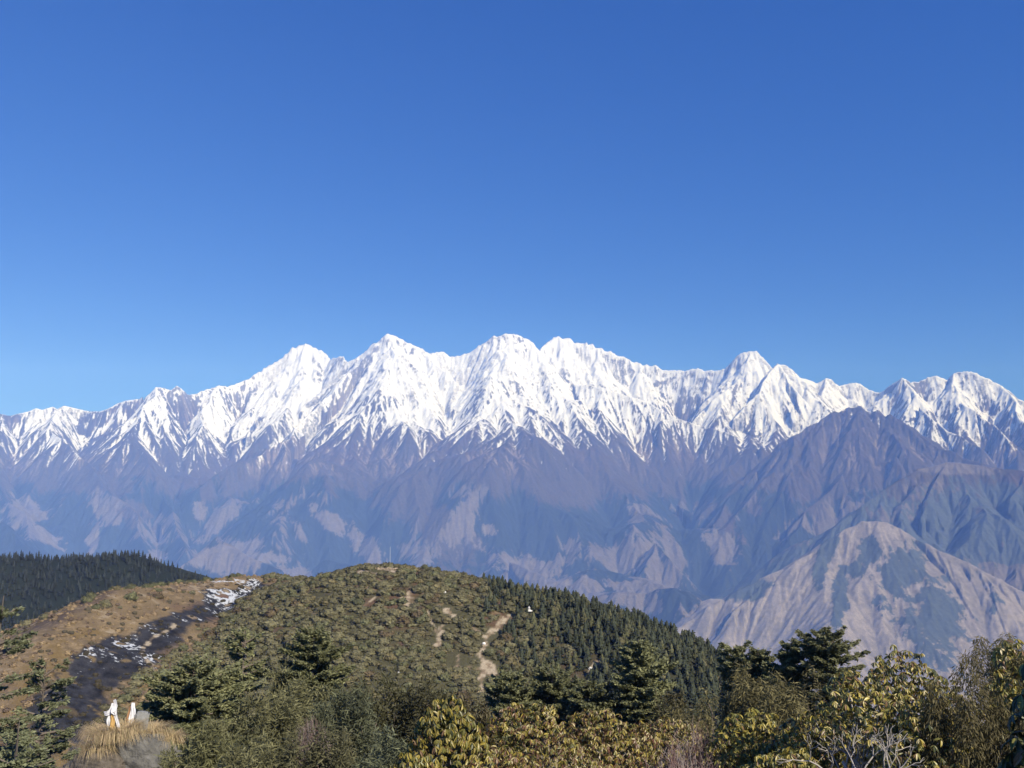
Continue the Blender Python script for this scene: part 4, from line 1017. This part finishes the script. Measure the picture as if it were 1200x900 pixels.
for lab, px, top, d, seed, R_, n in (('bare purple brown shrub with a mesh of thin twigs', 822, 852, 14, 1, .62, 260), ('bare twiggy shrub low at the bottom edge below the purple brown one', 800, 872, 12, 2, .7, 320), ('dry bare shrub of upright twigs low among the pale junipers', 366, 842, 24, 3, .6, 240)):
    plant('bare_shrub', lab, 'bare shrub', 'leafless shrubs in the foreground', px, top, d, (lambda seed, R_, n: lambda H: (bare_shrub(seed, H, R_, n, (.19, .125, .115), (.33, .27, .24)), None, None))(seed, R_, n), crown='twigs')

# ------------------------------------------------------------------ the grassy rock with its scarves
kx, ky, kz = knoll
def rock_big(seed, sx, sy, sz, col):
    v, f = ico(5)
    d = v * (1 + .22 * lump(v, seed, 1.1) + .10 * np.abs(lump(v, seed + 3, 3.2)) + .05 * lump(v, seed + 8, 8) + .03 * lump(v, seed + 11, 17))[:, None] * np.array([sx, sy, sz])
    c = np.asarray(col) * (1 + .3 * lump(v, seed + 5, 6) + .25 * lump(v, seed + 6, 19))[:, None]
    return np_mesh('rock', d, f, False, np.concatenate([np.clip(c, .02, 1), np.ones((len(c), 1))], 1))
x, y, _ = at(160, 880, 31.6); zt = at(150, 866, 31.6)[2]
o = link('rock', rock_big(3, 1.35, 1.1, 1.45, (.17, .165, .155)), None, M_stone); o.location = (x, y, zt - 1.15)
tag(o, 'grey rock topped with dry straw grass at lower left', 'rock')
x2, y2, _ = at(118, 890, 31.2)
o = link('rock', rock_big(8, .9, .8, .8, (.14, .12, .10)), None, M_stone); o.location = (x2, y2, at(118, 878, 31.2)[2] - .75)
tag(o, 'lower broken grey rock left of the rock topped with straw', 'rock')
M_straw = plant_mat('straw', .2, .7, .2, .15)
def tuft(seed, n, R_, h, arch):
    g = np.random.default_rng(seed); K = Geo(); P = []
    for k in range(n):
        a = g.uniform(0, 6.283); q = R_ * .45 * math.sqrt(g.uniform(0, 1)); b = np.array([q * math.cos(a), q * math.sin(a), 0]); L_ = h * g.uniform(.6, 1.15)
        o_ = np.array([math.cos(a), math.sin(a), 0]) * arch * g.uniform(.4, 1.2); w = .007
        pts = [b, b + L_ * (.35 * o_ + np.array([0, 0, .45])), b + L_ * (.75 * o_ + np.array([0, 0, .55])), b + L_ * (1.05 * o_ + np.array([0, 0, .25 - .3 * g.uniform()]))]
        s_ = np.array([-math.sin(a), math.cos(a), 0]) * w
        v = [p + s_ * (1 - i * .28) for i, p in enumerate(pts)] + [p - s_ * (1 - i * .28) for i, p in enumerate(pts)]
        f = []
        for i in range(3): f += [(i, i + 1, i + 5), (i, i + 5, i + 4)]
        K.add(v, f, np.array([.52, .41, .24]) * g.uniform(.7, 1.25) * np.array([1, g.uniform(.92, 1.06), 1]))
    return K
for k, (px, py, d, R_, h, lab) in enumerate([(128, 868, 31.2, 1.0, .78, 'big drooping tuft of straw grass on the left of the rock top'), (145, 864, 31.2, .8, .72, 'tuft of straw grass hanging down the middle of the rock'), (178, 862, 31.8, .7, .55, 'tuft of straw grass on the right of the rock top by the grey slab'),
        (197, 872, 31.6, .5, .55, 'small tuft of straw grass at the right end of the rock'), (112, 884, 31.2, .6, .6, 'low tuft of straw grass left of the rock'), (165, 862, 32.6, .7, .5, 'tuft of straw grass behind the rock top')]):
    x, y, z = at(px, py, d); o = link('straw_tuft', tuft(60 + k, 700, R_, h, 1.0).mesh('straw_tuft'), None, M_straw); o.location = (x, y, z); tag(o, lab, 'grass tuft', 'straw tufts on the rock')
# upright grey slab
x, y, z = at(168, 858, 32.0)
import bmesh
bm = bmesh.new(); bmesh.ops.create_cube(bm, size=1); bmesh.ops.scale(bm, vec=(.42, .26, .8), verts=bm.verts); bmesh.ops.bevel(bm, geom=bm.edges[:], offset=.05, segments=2, affect='EDGES')
bmesh.ops.subdivide_edges(bm, edges=bm.edges[:], cuts=2, use_grid_fill=True)
for v in bm.verts: v.co += (v.co.normalized()) * random.Random(int(v.co.x * 999 + v.co.z * 77)).uniform(-.02, .02)
me = bpy.data.meshes.new('stone_slab'); bm.to_mesh(me); bm.free()
m_slab, nt, bs = new_mat('grey_slab'); nz = nt.nodes.new('ShaderNodeTexNoise'); nz.inputs['Scale'].default_value = 9; nz.inputs['Detail'].default_value = 6
cr = nt.nodes.new('ShaderNodeValToRGB'); cr.color_ramp.elements[0].color = (.16, .16, .16, 1); cr.color_ramp.elements[1].color = (.36, .36, .35, 1); nt.links.new(nz.outputs[0], cr.inputs[0]); nt.links.new(cr.outputs[0], bs.inputs['Base Color'])
o = link('stone_slab', me, None, m_slab); o.location = (x, y - .2, z + .28); o.rotation_euler = (0, .08, .3); tag(o, 'small upright grey stone slab behind the straw on the rock', 'stone slab')
# poles with cloth scarves
def cloth_mat(name, col):
    m, nt, b = new_mat(name); b.inputs['Base Color'].default_value = (*col, 1); b.inputs['Roughness'].default_value = .75; return m
m_white, m_amber, m_brown, m_wood = cloth_mat('white_cloth', (.60, .60, .64)), cloth_mat('amber_cloth', (.50, .33, .13)), cloth_mat('brown_cloth', (.30, .17, .09)), cloth_mat('weathered_wood', (.20, .15, .11))
def scarf(pts, w0, w1, fold, seed, n=14, m=8):
    """a folded strip of cloth following a curve"""
    g = random.Random(seed); pts = np.asarray(pts, float); t = np.linspace(0, 1, n); src = np.linspace(0, 1, len(pts))
    c = np.stack([np.interp(t, src, pts[:, k]) for k in range(3)], 1); c = c + .015 * np.sin(t * 9 + seed)[:, None]
    d = np.gradient(c, axis=0); d /= np.linalg.norm(d, axis=1, keepdims=True); s = np.cross(d, [0.25, -1, 0.1]); s /= np.linalg.norm(s, axis=1, keepdims=True); nrm = np.cross(s, d)
    u = np.linspace(-.5, .5, m); w = np.interp(t, [0, .5, 1], [w0, max(w0, w1), w1])
    v = c[:, None] + s[:, None] * (u[None, :, None] * w[:, None, None]) + nrm[:, None] * (fold * np.sin(u * 14 + t[:, None] * 5 + seed)[..., None])
    ix = np.arange(n * m).reshape(n, m); f = np.stack([ix[:-1, :-1], ix[:-1, 1:], ix[1:, 1:], ix[1:, :-1]], -1).reshape(-1, 4)
    me = np_mesh('scarf', v.reshape(-1, 3), f, True); return me
def pole_thing(label, px, py, d, h, lean, parts):
    x, y, z = at(px, py, d); e = bpy.data.objects.new('scarf_pole', None); C.collection.objects.link(e); e.location = (x, y - .25, z + .16); e.scale = (.88, .88, .88); tag(e, label, 'prayer scarf pole', 'poles with scarves on the rock')
    G_ = Geo(); G_.tube([(0, 0, -.9), (lean * .4, 0, h * .5), (lean, .02, h)], .028, .018, (.2, .15, .1), 6); link('pole', G_.mesh('pole'), e, m_wood)
    for nm, pts, w0, w1, fo, mt in parts: 
        s = link(nm, scarf(pts, w0, w1, fo, len(pts) + int(w0 * 100)), e, mt)
        so = s.modifiers.new('thick', 'SOLIDIFY'); so.thickness = .006
    return e
pole_thing('leaning pole on the rock draped with white and amber scarves', 137, 861, 31.8, 1.05, -.02, [
    ('scarf', [(0, -.03, 1.12), (.04, -.08, .85), (.12, -.12, .55), (.20, -.14, .12)], .08, .11, .03, m_white), ('scarf', [(-.02, -.04, .98), (-.10, -.1, .72), (-.26, -.12, .64), (-.36, -.1, .68)], .15, .05, .035, m_white),
    ('scarf', [(0, -.05, .80), (-.02, -.14, .55), (.02, -.16, .25), (.10, -.16, .05)], .12, .14, .04, m_amber), ('scarf', [(-.06, -.05, .72), (-.14, -.12, .45), (-.16, -.14, .02)], .10, .14, .03, m_white), ('scarf', [(.04, -.1, .92), (.02, -.16, .75), (.06, -.18, .6)], .16, .12, .04, m_white)])
pole_thing('upright pole on the rock wrapped in a white scarf and brown cloth', 158, 860, 32.2, .92, .03, [
    ('scarf', [(.02, -.03, 1.0), (.05, -.1, .75), (.02, -.13, .45), (.06, -.13, .12)], .12, .2, .035, m_white), ('scarf', [(-.03, -.03, .88), (-.08, -.1, .6), (-.08, -.12, .18)], .14, .14, .03, m_brown)])
